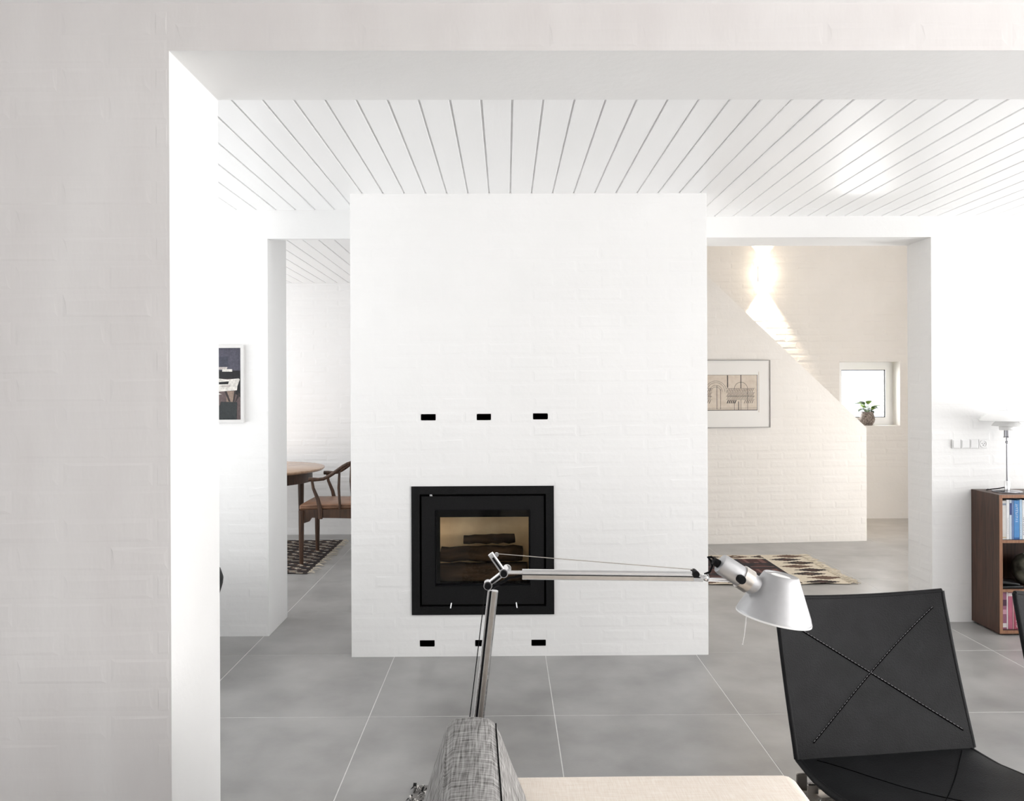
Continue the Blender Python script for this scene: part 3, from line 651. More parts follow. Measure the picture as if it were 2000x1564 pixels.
# ================================================================= BLACK LEATHER LOUNGE CHAIRS
def make_chair(loc, rz, label):
    t = thing('lounge_chair', label, 'chair', loc, rz, 'black leather lounge chairs')
    W = .575
    # local axes: x across, -y forwards (towards viewer), z up; back hinge at y = 0
    def back_pt(u, v, d=0.0):
        x = (u - .5) * W * (1 - .012 * (v - .5)); s = 1 - (2 * u - 1) ** 2
        y = .138 * v + .006 * math.sin(PI * v) + .028 * s * (v ** .8 if v > 0 else 0) + d; z = .292 + .440 * v - .010 * s * v ** 6 + .006 * (1 - s) * (v > .97)
        if v < .03: z -= .004
        return (x, y, z)
    nu, nv = 24, 24
    b = MB(); b.grid(lambda u, v: back_pt(u, v), nu, nv); b.grid(lambda u, v: back_pt(u, v, .014), nu, nv)
    K = (nu + 1) * (nv + 1); idx = lambda i, j: j * (nu + 1) + i
    loop = [idx(i, 0) for i in range(nu)] + [idx(nu, j) for j in range(nv)] + [idx(i, nv) for i in range(nu, 0, -1)] + [idx(0, j) for j in range(nv, 0, -1)]
    for a, c in zip(loop, loop[1:] + loop[:1]): b.face((a, c, c + K, a + K))
    bk = b.build('backrest', M_leather, t, smooth=50)
    b = MB()
    for edge in ([(0, j / 20) for j in range(21)], [(1, j / 20) for j in range(21)], [(i / 20, 1) for i in range(21)]):
        b.tube([Vector(back_pt(u, v)) + Vector((0, .007, 0)) for u, v in edge], .0085, 8)
    b.build('edge_welt', M_leather, bk, smooth=60)
    for (ua, va, ub, vb) in ((.10, .085, .93, .905), (.075, .83, .955, .105)):
        b = MB(); b.tube([Vector(back_pt(ua + (ub - ua) * i / 40, va + (vb - va) * i / 40)) - Vector((0, .0006, 0)) for i in range(41)], .0020, 6); b.build('diagonal_seam', M_seam, bk, smooth=60)
        b = MB(); n = 52
        for i in range(n):
            p0 = Vector(back_pt(ua + (ub - ua) * (i + .15) / n, va + (vb - va) * (i + .15) / n)); p1 = Vector(back_pt(ua + (ub - ua) * (i + .75) / n, va + (vb - va) * (i + .75) / n))
            o_ = Vector((0, -.0010, .0032)); b.tube([p0 + o_, p1 + o_], .0007, 4)
        b.build('stitching', M_stitch, bk)
    def seat_pt(u, v, d=0.0):
        x = (u - .5) * W * (.965 + .06 * min(1, v * 3)); e = abs(2 * u - 1); s = 1 - e * e
        y = .022 - .60 * v; z = .289 - .004 * v + .085 * v * v - .11 * max(0, v - .80) ** 1.5 * 4 + .016 * (1 - s) * math.sin(PI * min(1, v * 1.15)) - .016 * s * max(0, math.sin(PI * (v - .10) / .9)) + d
        z -= .016 * e ** 8 * min(1, v * 5)
        return (x, y, z)
    b = MB(); b.grid(lambda u, v: seat_pt(u, v), nu, nv); b.grid(lambda u, v: seat_pt(u, v, -.016), nu, nv)
    for a, c in zip(loop, loop[1:] + loop[:1]): b.face((a, c, c + K, a + K))
    seat = b.build('seat', M_leather, t, smooth=50)
    b = MB()
    for sd_ in (0, 1):
        b.tube([Vector(seat_pt(sd_, j / 24)) + Vector((0, 0, -.008)) for j in range(25)], .0105, 8)
    b.tube([Vector(seat_pt(i / 24, 1)) + Vector((0, 0, -.008)) for i in range(25)], .0105, 8)
    b.build('edge_welt', M_leather, seat, smooth=60)
    for (ua, va, ub, vb) in ((.08, .90, .92, .06), (.08, .06, .92, .90)):
        b = MB(); b.tube([Vector(seat_pt(ua + (ub - ua) * i / 40, va + (vb - va) * i / 40)) + Vector((0, 0, .0004)) for i in range(41)], .0016, 6); b.build('diagonal_seam', M_seam, seat, smooth=60)
    # flat spring-steel legs, one arched strip per side, joined by cross bars
    for sx in (-1, 1):
        def strip(y0, name):
            pts = []
            for i in range(13):
                s_ = i / 12; pts.append((sx * (.262 + .030 * math.sin(s_ * PI / 2)), y0[0] + (y0[1] - y0[0]) * s_, .225 * math.cos(s_ * PI / 2) ** .8 + .004))
            b = MB(); k = None
            for (x, y, z) in pts:
                n0 = len(b.v); hw_ = .018; b.v += [(x - hw_, y, z), (x + hw_, y, z), (x + hw_, y + .0, z + .007), (x - hw_, y, z + .007)]
                if k is not None:
                    for i in range(4): b.face((k + i, k + (i + 1) % 4, n0 + (i + 1) % 4, n0 + i))
                else: b.face((n0 + 3, n0 + 2, n0 + 1, n0))
                k = n0
            b.face((k, k + 1, k + 2, k + 3))
            b.build(name, M_steel, t, smooth=30)
        strip((-.20, -.43), 'leg'); strip((-.12, .16), 'leg')
        for yy in (-.020, -.085):
            b = MB(); b.rbox(sx * .288 - .016, sx * .288 + .016, yy - .004, yy + .004, .205, .258, r=.0015, seg=1); b.build('seat_bracket', M_steel, t)
        b = MB(); b.box(sx * .252 - .018, sx * .252 + .018, -.21, -.11, .224, .231); b.build('leg_joint_plate', M_steel, t)
    for yy in (-.045, -.135):
        b = MB(); b.box(-.275, .275, yy - .012, yy + .012, .206, .213); b.build('cross_bar', M_steel, t)
    return t
ch1 = make_chair((cxm, cym, .0035), ang, 'black leather lounge chair with cross-stitched back beside the sofa')
ch2 = copy_tree(ch1); ch2.location = (cxm + .780, cym + .02, .0035); ch2.rotation_euler = (0, 0, ang - .04)
ch2['label'] = 'black leather lounge chair cut off by the right edge of the picture'

# ================================================================= LEFT PAINTING
YP = YBL - .002
pr, ptop, pbot = P(478.5, 750, YP), P(450, 674, YP).z, P(450, 825, YP).z
PW, PH_ = .62, ptop - pbot
pt = thing('painting', 'framed dark still life painting on the white wall beside the dining opening', 'painting', (pr.x - PW / 2, YP, pbot))
b = MB(); ring(b, -PW / 2, PW / 2, 0, PH_, .017, -.026, 0); b.build('frame', node_mat('silver_white_frame', (.72, .71, .70), .4, var=.05), pt)
cols = [(.085, .083, .115), (.055, .058, .085), (.012, .012, .014), (.80, .77, .72), (.33, .24, .19), (.030, .036, .038), (.14, .10, .10), (.04, .03, .03), (.55, .50, .48)]
mats_p = [node_mat('paint_%s' % n_, c, .6, var=.35, vscale=90, bump=.3, bscale=200) for n_, c in zip(('slate', 'navy', 'black', 'ivory', 'tan', 'bottle', 'mauve', 'umber', 'pale'), cols)]
b = MB(); iw = PW / 2 - .017; y_ = -.012
def patch(mi, pts, lay):
    b.cur = mi; b.poly([(iw - f * .135, y_ - lay * .0004, .017 + g * (PH_ - .034)) for f, g in pts])
W_ = 2 * iw / .135
patch(0, [(W_, 0), (0, 0), (0, 1), (W_, 1)], 0)
patch(1, [(W_, .74), (.55, .74), (.55, .88), (W_, .88)], 1)
patch(2, [(W_, .57), (0, .57), (0, .685), (W_, .685)], 1)
patch(8, [(1.3, .70), (.62, .70), (.58, .735), (1.3, .735)], 2); patch(3, [(.80, .67), (.38, .67), (.38, .705), (.80, .705)], 3)
patch(6, [(W_, 0), (0, 0), (0, .57), (W_, .57)], 1)
patch(2, [(.25, .36), (0, .30), (0, .57), (.25, .57)], 2)
patch(4, [(.62, .24), (.36, .24), (.30, .40), (.64, .40)], 2)
patch(7, [(.72, .40), (.62, .40), (.45, .25), (.53, .25)], 3); patch(7, [(.30, .40), (.22, .40), (.30, .25), (.36, .25)], 3); patch(7, [(.12, .38), (.04, .36), (.22, .25), (.27, .25)], 3)
patch(3, [(1.9, .40), (1.2, .385), (.18, .41), (.16, .47), (.06, .56), (.10, .575), (.6, .56), (1.2, .585), (1.9, .56)], 4)
patch(2, [(1.25, .49), (.55, .495), (.52, .535), (.9, .525), (1.25, .53)], 5); patch(8, [(.9, .46), (.5, .45), (.45, .485), (.8, .478)], 5)
patch(3, [(1.4, .34), (.82, .355), (1.1, .385), (1.4, .38)], 4)
patch(5, [(1.15, 0), (.20, 0), (.18, .245), (.86, .25), (.90, .20), (1.15, .19)], 4)
patch(4, [(2.6, .05), (2.0, .05), (2.1, .36), (2.5, .38)], 4)
b.build('canvas', mats_p, pt, fix=False)

# ================================================================= POUF behind the jamb
b = MB(); b.lathe([(.10, .0005), (.16, .01), (.17, .06), (.20, .20), (.262, .34), (.285, .42), (.288, .45), (.275, .49), (.20, .515), (.05, .52)], 40, Matrix.Translation((P(429.5, 1130, 3.95).x - .288, 3.95, 0)))
tag(b.build('pouf', M_leather, smooth=50), 'black leather pouf just peeking out behind the white jamb', 'pouf')

# ================================================================= DINING TABLE, CHAIR, RUG
tx, ty, tr = -2.235, 6.90, .62
dt_ = thing('dining_table', 'round wooden dining table with apron in the far left room', 'table', (tx, ty, 0))
b = MB(); b.lathe([(tr - .05, .706), (tr - .012, .712), (tr, .724), (tr, .733), (tr - .006, .738)], 72); b.build('tabletop', M_tabletop, dt_, smooth=40)
b = MB(); b.lathe([(.50, .615), (.515, .615), (.515, .706), (.50, .706)], 64, None, False, False); b.build('apron', M_walnut, dt_, smooth=40)
for a in (38, 128, 218, 308):
    a = math.radians(a); b = MB(); b.tube([(math.cos(a) * .455, math.sin(a) * .455, .0075), (math.cos(a) * .45, math.sin(a) * .45, .45), (math.cos(a) * .45, math.sin(a) * .45, .70)], [.018, .026, .030], 14); b.build('leg', M_walnut, dt_, smooth=40)

fx, fy0_, fy1_ = -1.665, 6.36, 6.90
dc = thing('armchair', 'wooden dining armchair with curved rail and tan leather seat at the round table', 'chair', (fx, (fy0_ + fy1_) / 2, .0))
hw = (fy1_ - fy0_) / 2     # local: x towards the back, y across
D = .50
for sy in (-1, 1):
    for x0, x1, zt in ((.0, .0, .44), (D + .01, D - .02, .44)):
        b = MB(); b.tube([(x0, sy * (hw if x0 < .1 else hw - .06), .0075), (x1, sy * (hw if x0 < .1 else hw - .06), .2), (x1, sy * (hw if x0 < .1 else hw - .06), zt)], [.016, .021, .023], 12); b.build('leg', M_walnut, dc, smooth=40)
    # side apron with bracket ends
    b = MB(); poly = [(.02, .446), (D - .02, .446), (D - .02, .335), (D - .055, .345), (D - .07, .372), (.085, .380), (.065, .350), (.02, .335)]
    yv = sy * (hw - .012)
    b.prism([(p_[0], p_[1]) for p_ in poly], 1, yv - .011, yv + .011); b.build('side_apron', M_walnut, dc)
b = MB(); poly = [(-hw + .02, .446), (hw - .02, .446), (hw - .02, .335), (hw - .06, .345), (hw - .075, .375), (-hw + .075, .375), (-hw + .06, .345), (-hw + .02, .335)]
b.prism(poly, 0, -.010, .012); b.build('front_apron', M_walnut, dc)
b = MB(); b.prism([(-hw + .08, .435), (hw - .08, .435), (hw - .08, .36), (-hw + .08, .36)], 0, D - .03, D - .01); b.build('rear_apron', M_walnut, dc)
def dome(x, y, z):
    s = max(0, 1 - ((x - .24) / .27) ** 2) * max(0, 1 - (y / (hw + .01)) ** 2)
    return (x, y * (1 - .16 * max(0, x) / D), z + (.012 * s if z > .47 else 0))
b = MB(); b.rbox(-.02, D, -hw + .005, hw - .005, .438, .485, r=.018, seg=3, fn=dome, cuts=3); b.build('seat_cushion', M_tan, dc, smooth=60)
# continuous arm and top rail
rail = []
for i in range(41):
    t = -1 + 2 * i / 40; s = abs(t); sg = 1 if t > 0 else -1
    if s > .62:   # straight arms
        k_ = (s - .62) / .38; x = .36 - .30 * k_; y = sg * (hw + .0 - .02 * (1 - k_)); z = .688 + .012 * (1 - k_) ** 2
    else:
        an = s / .62 * PI / 2; x = .36 + .24 * math.cos(an); y = sg * (hw - .02) * math.sin(an); z = .70 + .125 * math.cos(an) ** 1.3
    e_ = min(1, max(0, (x - .15) / .27)); z = .690 + .135 * e_ * e_ * (3 - 2 * e_)
    rail.append((x, y, z))
b = MB(); b.tube(rail, [.014 + .006 * math.exp(-((i - 20) / 7) ** 2) + .003 * (i in (0, 1, 39, 40)) for i in range(41)], 12); b.build('arm_rail', M_walnut, dc, smooth=60)
for sy in (-1, 1):
    b = MB(); b.tube([(.088, sy * hw, .685), (.098, sy * hw, .62), (.135, sy * hw, .53), (.155, sy * hw, .44), (.155, sy * hw, .37)], [.011, .013, .016, .019, .018], 10); b.build('arm_post', M_walnut, dc, smooth=60)
    b = MB(); b.tube([(.305, sy * (hw - .03), .768), (.30, sy * (hw - .02), .62), (.31, sy * (hw - .02), .44)], [.009, .012, .010], 10); b.build('spindle', M_walnut, dc, smooth=60)
    b = MB(); b.tube([(.51, sy * (hw - .11), .76), (.49, sy * (hw - .08), .44)], [.010, .014], 10); b.build('back_post', M_walnut, dc, smooth=60)
b = MB(); b.grid(lambda u, v: (.505 + .085 * v ** 1.5 - .03 * math.sin(PI * v), (u - .5) * (.16 - .02 * v), .44 + .385 * v), 6, 14); b.grid(lambda u, v: (.517 + .085 * v ** 1.5 - .03 * math.sin(PI * v), (u - .5) * (.16 - .02 * v), .44 + .385 * v), 6, 14); b.build('back_splat', M_walnut, dc, smooth=60)

M_rb = [node_mat('rug_dark_brown', (.022, .013, .011), .95, var=.3, vscale=60), node_mat('rug_cream', (.66, .59, .48), .95, var=.15, vscale=60), node_mat('rug_maroon', (.060, .020, .018), .95, var=.3, vscale=60),
        node_mat('rug_brown', (.13, .075, .05), .95, var=.3, vscale=60), node_mat('rug_plum_black', (.016, .013, .017), .95, var=.3, vscale=60), node_mat('rug_dusty_rose', (.16, .075, .065), .95, var=.2, vscale=60)]
def rug(name, label, x0, x1, y0, y1, nx, ny, mfn, fringe_l=.08, nf=60, wav=.004, colf=1):
    r = thing(name, label, 'rug', (0, 0, 0))
    b = MB(); b.cur = 0
    b.grid(lambda u, v: (x0 + (x1 - x0) * u, y0 + (y1 - y0) * v + (.010 * math.sin(u * 23) * (v < .001)), .0045 + wav * (v < .02) * (.5 + .5 * math.sin(u * 31))), nx, ny, mfn)
    b.cur = 0; b.box(x0 + .004, x1 - .004, y0 + .012, y1 - .004, .0006, .0040)
    b.build('woven_field', M_rb, r, fix=False)
    b = MB()
    for i in range(nf):
        y = y0 + (y1 - y0) * (i + random.uniform(.1, .9)) / nf; l = fringe_l * random.uniform(.6, 1.15); dy = random.uniform(-.035, .035)
        b.tube([(x1 - .004, y, .005), (x1 + l * .45, y + dy * .3 + random.uniform(-.01, .01), .011), (x1 + l, y + dy, .004)], [.0036, .0042, .0020], 5)
    f = b.build('fringe', M_rb[colf], r, smooth=60); f['kind'] = 'stuff'
    return r
def pat_dining(u, v):
    x, y = u * 1.45, v * 1.35
    if u > .975: return 0
    r = int(y / .036); ph = (r % 3) * .055; cx = (x + ph + .02 * math.sin(r * 2.1)) % .165; yy = (y % .036) / .036
    d = abs(cx - .08) / .075 + abs(yy - .5) / .5
    if d < .55: return 1
    if d < .8: return 3
    return 0 if (r // 2) % 2 else 4
fr = Pz(600, 1121); bk_ = Pz(655, 1055)
rug('flatweave_rug', 'dark brown flatweave rug with cream flecks under the dining table', fr.x - 1.42, fr.x + .0, fr.y, bk_.y, 110, 110, pat_dining, .07, 24, .004, 1)

kf, kn = Pz(1572, 1084), Pz(1664, 1141)
KX1 = (kf.x + kn.x) / 2 - .03; KX0 = KX1 - 1.62; KY0, KY1 = kn.y, kf.y
def pat_kilim(u, v):
    x, y = u * (KX1 - KX0), v * (KY1 - KY0); Lx, Ly = KX1 - KX0, KY1 - KY0; bx, by = .34, .15
    def loz(cx, cy, a, c, px_, py_):
        d = abs(px_ - cx) / a + abs(py_ - cy) / c
        return d
    inner = bx < x < Lx - bx and by < y < Ly - by
    if not inner:
        if x < bx or x > Lx - bx:
            ex = bx / 2 if x < bx else Lx - bx / 2 + .02; n_ = 8; p_ = Ly / n_; k_ = int(y / p_)
            if y < by * .8 or y > Ly - by * .8:
                pass
            d = loz(ex + (.04 if k_ % 2 else -.03), (k_ + .5) * p_, .150, p_ * .50, x, y)
            if d < .35: return 3 if k_ % 3 else 2
            if d < .95: return 0 if k_ % 3 != 1 else 3
            return 1
        p_ = .235; k_ = int(x / p_); cy = by * .5 if y < by else Ly - by * .5
        d = loz((k_ + .5) * p_, cy, .115, by * .40, x, y)
        if d < .28: return 1
        if d < .5: return 3
        if d < 1: return 0 if k_ % 2 else 3
        return 1
    # field: stepped meander motifs in dark reds on plum black
    fx_, fy_ = x - bx, y - by; cw, chh = .235, .175; i_, j_ = int(fx_ / cw), int(fy_ / chh); a, c = (fx_ % cw) / cw, (fy_ % chh) / chh
    if c < .12: return 4
    if (i_ + j_) % 2 == 0:
        if .12 < c < .9 and int(a * 7) % 2 == 1 and c < .3 + .6 * ((int(a * 7) // 2 + j_) % 2): return 5
        if .45 < c < .6: return 2
        return 2 if a < .9 else 4
    if .3 < c < .42 and .1 < a < .9: return 5
    if abs(a - .5) + abs(c - .6) < .3: return 2
    return 4
rug('kilim_rug', 'cream bordered kilim rug with dark lozenges and plum field on the hall floor', KX0, KX1, KY0, KY1, 130, 84, pat_kilim, .085, 60, .006)

# ================================================================= HALL: framed print, sconce, plant
fr_r, fr_t, fr_b = Ppl(1503, 770, A, sn), Ppl(1450, 703, A, sn).z, Ppl(1450, 835, A, sn).z
FW, FH = 1.02, fr_t - fr_b
fc = fr_r - sd * (FW / 2)
fp = thing('framed_print', 'pale framed architectural etching on the stair wall', 'picture', (fc.x + sn.x * .003, fc.y + sn.y * .003, fr_b), math.atan2(sd.y, sd.x))
b = MB(); ring(b, -FW / 2, FW / 2, 0, FH, .005, -.020, 0); b.build('frame', node_mat('dull_silver_frame', (.42, .41, .40), .5, .3, var=.1), fp)
b = MB(); b.box(-FW / 2 + .006, FW / 2 - .006, -.012, -.002, .006, FH - .006); b.build('mount', node_mat('mount_board', (.90, .89, .87), .8, var=.02), fp)
ppx = fr_r.y / F_PX
ax1 = FW / 2 - 26 * ppx; ax0 = ax1 - .80; az0 = 34 * ppx; az1 = FH - 29 * ppx
b = MB(); b.box(ax0, ax1, -.0136, -.012, az0, az1); b.box(ax1 + .012, ax1 + .016, -.0135, -.0122, az0 - .02, az1 + .03)
b.build('paper', node_mat('etching_paper', (.74, .66, .57), .85, var=.12, vscale=30, color2=(.66, .57, .48)), fp)
b = MB(); yy = -.0140
def ln(x0, z0, x1, z1, w=.0022):
    w *= 1.5
    d = Vector((x1 - x0, 0, z1 - z0)); n_ = Vector((-d.z, 0, d.x)).normalized() * w / 2; p0, p1 = Vector((x0, yy, z0)), Vector((x1, yy, z1)); b.poly([p0 + n_, p0 - n_, p1 - n_, p1 + n_])
aw, ah = ax1 - ax0, az1 - az0
def arc(cx, cz, r, a0, a1, w=.0022, n=18):
    pts = [(cx + r * math.cos(a0 + (a1 - a0) * i / n), cz + r * math.sin(a0 + (a1 - a0) * i / n)) for i in range(n + 1)]
    for p0, p1 in zip(pts[:-1], pts[1:]): ln(*p0, *p1, w)
for off in (0, .40):
    c = ax1 - .155 - off
    arc(c, az0 + ah * .60, .062, 0, PI); ln(c, az0 + ah * .62, c, az1, .005); ln(c - .125, az0 + ah * .64, c - .125, az1 - .004, .006)
    ln(c - .062, az0, c - .062, az0 + ah * .25); ln(c + .062, az0, c + .062, az0 + ah * .6); ln(c, az0, c, az0 + ah * .3); ln(c - .022, az0, c - .022, az0 + ah * .25, .004)
    for r_, (zz, n_, w_) in enumerate(((.56, 16, .0030), (.44, 20, .0026), (.36, 22, .0022), (.24, 14, .0030))):
        for i in range(n_):
            xx = c - .13 + .25 * i / n_
            if r_ == 3 and .35 < i / n_ < .62: continue
            ln(xx, az0 + ah * (zz - .045), xx + .013, az0 + ah * (zz + .05), w_ * (2.0 if r_ == 3 and i / n_ < .35 else 1.0))
    for zz in (.30, .40, .50, .62): ln(c - .14, az0 + ah * zz, c + .13, az0 + ah * zz, .0014)
    for rr in (.045, .06, .085, .10): arc(c - .235, az0 + ah * .52, rr, 0, PI, .0016)
    ln(c - .19, az0 + .01, c - .19, az0 + ah * .6); ln(c - .225, az0 + .01, c - .225, az0 + ah * .7, .003)
ln(ax0, az0 + .002, ax1, az0 + .002, .004); ln(ax1 - .002, az0, ax1 - .002, az1, .003); ln(ax0, az0 + ah * .06, ax1, az0 + ah * .06, .0014); ln(ax0, az1 - .001, ax1, az1 - .001, .0015)
b.build('etched_lines', node_mat('etching_ink', (.045, .04, .04), .8, var=.3, vscale=50), fp, fix=False)
b = MB(); b.poly([(-FW / 2 + .008, -.018, .008), (FW / 2 - .008, -.018, .008), (FW / 2 - .008, -.018, FH - .008), (-FW / 2 + .008, -.018, FH - .008)]); b.build('glazing', M_glass, fp)

sp = P(1490, 535, YH)
sc = thing('wall_sconce', 'glowing white up and down wall light above the stair wall', 'lamp', (sp.x, YH, sp.z))
b = MB(); b.rbox(-.055, .055, -.012, -.001, -.085, .085, r=.004, seg=2); b.build('wall_plate', M_white, sc)
b = MB(); b.lathe([(.052, -.10), (.055, -.10), (.055, .10), (.052, .10)], 28, Matrix.Translation((0, -.075, 0)), False, False)
b.build('opal_shade', node_mat('glowing_opal_glass', (.9, .87, .82), .3, var=.01, emit=(1.0, .86, .66), estr=9.0), sc, smooth=40)
for nm, dirz, e in (('sconce_light_up', 1, 190), ('sconce_light_down', -1, 190)):
    d = bpy.data.lights.new(nm, 'SPOT'); d.energy = e; d.color = (1.0, .80, .58); d.spot_size = math.radians(70); d.spot_blend = .55; d.shadow_soft_size = .02
    o = bpy.data.objects.new(nm, d); col.objects.link(o); o.location = (sp.x, YH - .075, sp.z + dirz * .106); o.rotation_euler = (PI if dirz > 0 else 0, 0, 0)

pp = P(1694, 830, YH + .08)
pz = WZ0
po = thing('potted_plant', 'small leafy plant in a ribbed brown pot on the hall window sill', 'plant', (pp.x, YH + .08, pz + .0005))
b = MB(); prof = [(.045, 0), (.050, .004), (.068, .035), (.076, .062), (.072, .090), (.060, .128), (.058, .140), (.062, .146), (.057, .148), (.052, .136)]
nn = 36; rings = []
for r, z in prof:
    k = len(b.v); rings.append(k)
    for j in range(nn):
        rr = r * (1 + (.035 if (j + int(z * 60)) % 2 else -.02) * (0 < z < .13)); a = 2 * PI * j / nn; b.v.append((rr * math.cos(a), rr * math.sin(a), z))
for a, c in zip(rings[:-1], rings[1:]):
    for j in range(nn): b.face((a + j, a + (j + 1) % nn, c + (j + 1) % nn, c + j))
b.face([rings[0] + j for j in range(nn)])
b.build('pot', node_mat('ribbed_stoneware', (.40, .34, .30), .6, var=.7, vscale=70, color2=(.07, .05, .042), bump=.5, bscale=90), po, smooth=30)
b = MB(); b.lathe([(.0535, .126), (.03, .130), (.002, .132)], 24, None, False, True); b.build('soil', node_mat('potting_soil', (.02, .014, .010), .95, var=.4), po)
M_leafs = [node_mat('leaf_dark_green', (.045, .12, .03), .4, var=.3, vscale=30), node_mat('leaf_light_green', (.36, .52, .14), .4, var=.3, vscale=30)]
for i in range(20):
    a = i * 2.4 + .3; h = .025 + .085 * ((i * 7) % 10) / 10; rr = .030 + .035 * ((i * 3) % 7) / 7
    tip = Vector((math.cos(a) * rr, math.sin(a) * rr, .13 + h)); bs = Vector((math.cos(a) * .012, math.sin(a) * .012, .128))
    b = MB(); b.tube([bs, bs.lerp(tip, .5) + Vector((0, 0, .015)), tip], .0018, 5); stem = b.build('stem', M_leafs[0], po)
    dirv = Vector((math.cos(a), math.sin(a), .35 + .5 * ((i * 5) % 3 - 1))).normalized(); side = dirv.cross(Vector((0, 0, 1))).normalized(); nrm = side.cross(dirv); ll = .060 + .022 * (i % 3); b = MB()
    rows = []
    for j in range(7):
        s = j / 6; wd = .030 * math.sin(PI * min(1, s * .93 + .07)) ** .8; c = tip + dirv * (ll * s) - nrm * (.018 * s * s); k = len(b.v)
        b.v += [tuple(c - side * wd + nrm * wd * .35), tuple(c), tuple(c + side * wd + nrm * wd * .35)]; rows.append(k)
    for a_, c_ in zip(rows[:-1], rows[1:]):
        b.face((a_, a_ + 1, c_ + 1, c_)); b.face((a_ + 1, a_ + 2, c_ + 2, c_ + 1))
    b.build('leaf', M_leafs[i % 2], stem, smooth=60, fix=False)

# ================================================================= BOOKSHELF AND CONTENTS
YS0, YS1 = 4.42, YBR - .003
bx0 = P(1952, 1100, YS0).x; BH = P(1953, 966.5, YS0).z; BW = .98
bz0 = .012
sh = thing('bookshelf', 'low dark teak bookshelf standing against the white wall', 'bookshelf', (bx0, YS1, 0)); Dp = YS1 - YS0; T = .018
b = MB(); b.box(0, T, -Dp, 0, bz0, BH); s_ = b.build('side_panel', M_teak, sh)
b = MB(); b.box(BW - T, BW, -Dp, 0, bz0, BH); b.build('side_panel', M_teak, sh)
b = MB(); b.box(T, BW - T, -Dp, 0, BH - T, BH); b.build('top_panel', M_teak, sh)
b = MB(); b.box(T, BW - T, -Dp, 0, bz0, bz0 + T); b.build('bottom_panel', M_teak, sh)
z1_, z2_ = P(1975, 1055, YS0).z, P(1975, 1151, YS0).z
for zz in (z1_, z2_):
    b = MB(); b.box(T, BW - T, -Dp + .004, -.006, zz - .016, zz); b.build('shelf', M_teak, sh)
b = MB(); b.box(T, BW - T, -.006, 0, bz0 + T, BH - T); b.build('back_panel', M_teak, sh)
b = MB(); b.box(.02, BW - .02, -Dp + .03, -.02, .0005, bz0); b.build('plinth', M_teak, sh)
b = MB(); b.box(0, T, -Dp - .0012, -Dp, bz0, BH); b.box(T, BW - T, -Dp - .0012, -Dp, BH - T, BH); b.box(T, BW - T, -Dp - .0012, -Dp, bz0, bz0 + T)
for zz in (z1_, z2_): b.box(T, BW - T, -Dp + .0028, -Dp + .004, zz - .016, zz)
b.build('edge_band', M_teakedge, sh)
M_pages = node_mat('book_pages', (.78, .74, .66), .9, var=.1, vscale=200, stretch=(8, 1, 1))
def book(x, w, h, d, zb, colr, label, group, marks=(), lean=0.0):
    t = thing('book', label, 'book', (bx0 + x, YS0 + .022, zb + .0004), 0, group)
    m = node_mat('cover_%d_%d_%d' % tuple(int(c * 255) for c in colr), colr, .45, var=.12, vscale=25)
    b = MB(); b.rbox(0, w, 0, .0035, 0, h, r=.0012, seg=2); b.box(0, .0025, .0035, d, 0, h); b.box(w - .0025, w, .0035, d, 0, h); b.build('cover', m, t)
    b = MB(); b.box(.0025, w - .0025, .0035, d - .004, .003, h - .003); b.build('page_block', M_pages, t)
    for kind_, z0, z1, c in marks:
        mm = node_mat('spine_%d_%d_%d' % tuple(int(q_ * 255) for q_ in c), c, .5, var=.08, vscale=30); b = MB()
        if kind_ == 'band': b.box(0.0004, w - .0004, -.0006, .001, z0 * h, z1 * h)
        else:
            n_ = int((z1 - z0) * h / .0105)
            for i in range(n_):
                za = z0 * h + i * .0105; ww_ = w * random.choice((.30, .42, .36)); xx = w * .5 - ww_ / 2; s_ = random.random()
                b.box(xx, xx + ww_, -.0005, .001, za, za + .0024)
                if s_ > .3: b.box(xx + (ww_ - .002) * (s_ > .6), xx + (ww_ - .002) * (s_ > .6) + .002, -.0005, .001, za, za + .0075)
        b.build('spine_title' if kind_ == 'text' else 'spine_band', mm, t)
gT, gB = 'books on the top shelf', 'books on the bottom shelf'
white_, pale, blue, navy = (.72, .73, .74), (.55, .63, .72), (.10, .25, .50), (.02, .028, .09)
x = T + .006
for w_, h_, c, lab, mk in (
    (.030, .222, (.66, .65, .63), 'thick off-white book at the left end of the top shelf', (('band', .88, .93, (.25, .30, .38)), ('band', .04, .07, (.55, .45, .30)))),
    (.017, .227, (.78, .79, .80), 'slim white book beside the thick off-white one', (('text', .15, .6, (.60, .62, .66)),)),
    (.012, .226, pale, 'slim pale blue book on the top shelf', (('band', .62, .92, (.05, .07, .20)),)),
    (.011, .225, (.16, .24, .44), 'thin dark blue book left of the bright blue one', ()),
    (.031, .224, (.08, .26, .56), 'wide bright blue book with white title', (('text', .45, .92, (.75, .80, .85)), ('band', .0, .05, (.04, .12, .32)))),
    (.014, .228, (.42, .58, .74), 'light blue book right of the wide bright blue one', (('text', .1, .5, (.8, .82, .84)),)),
    (.016, .225, (.74, .75, .76), 'white book with dark title beside the navy one', (('text', .12, .62, (.12, .14, .2)),)),
    (.022, .228, navy, 'navy blue book near the right edge of the picture', (('text', .3, .8, (.5, .5, .55)),)),
    (.024, .225, (.50, .52, .54), 'grey book beyond the navy one', ()),):
    book(x, w_, h_, .17, z1_, c, lab, gT, mk); x += w_ + .0012
x = T + .004
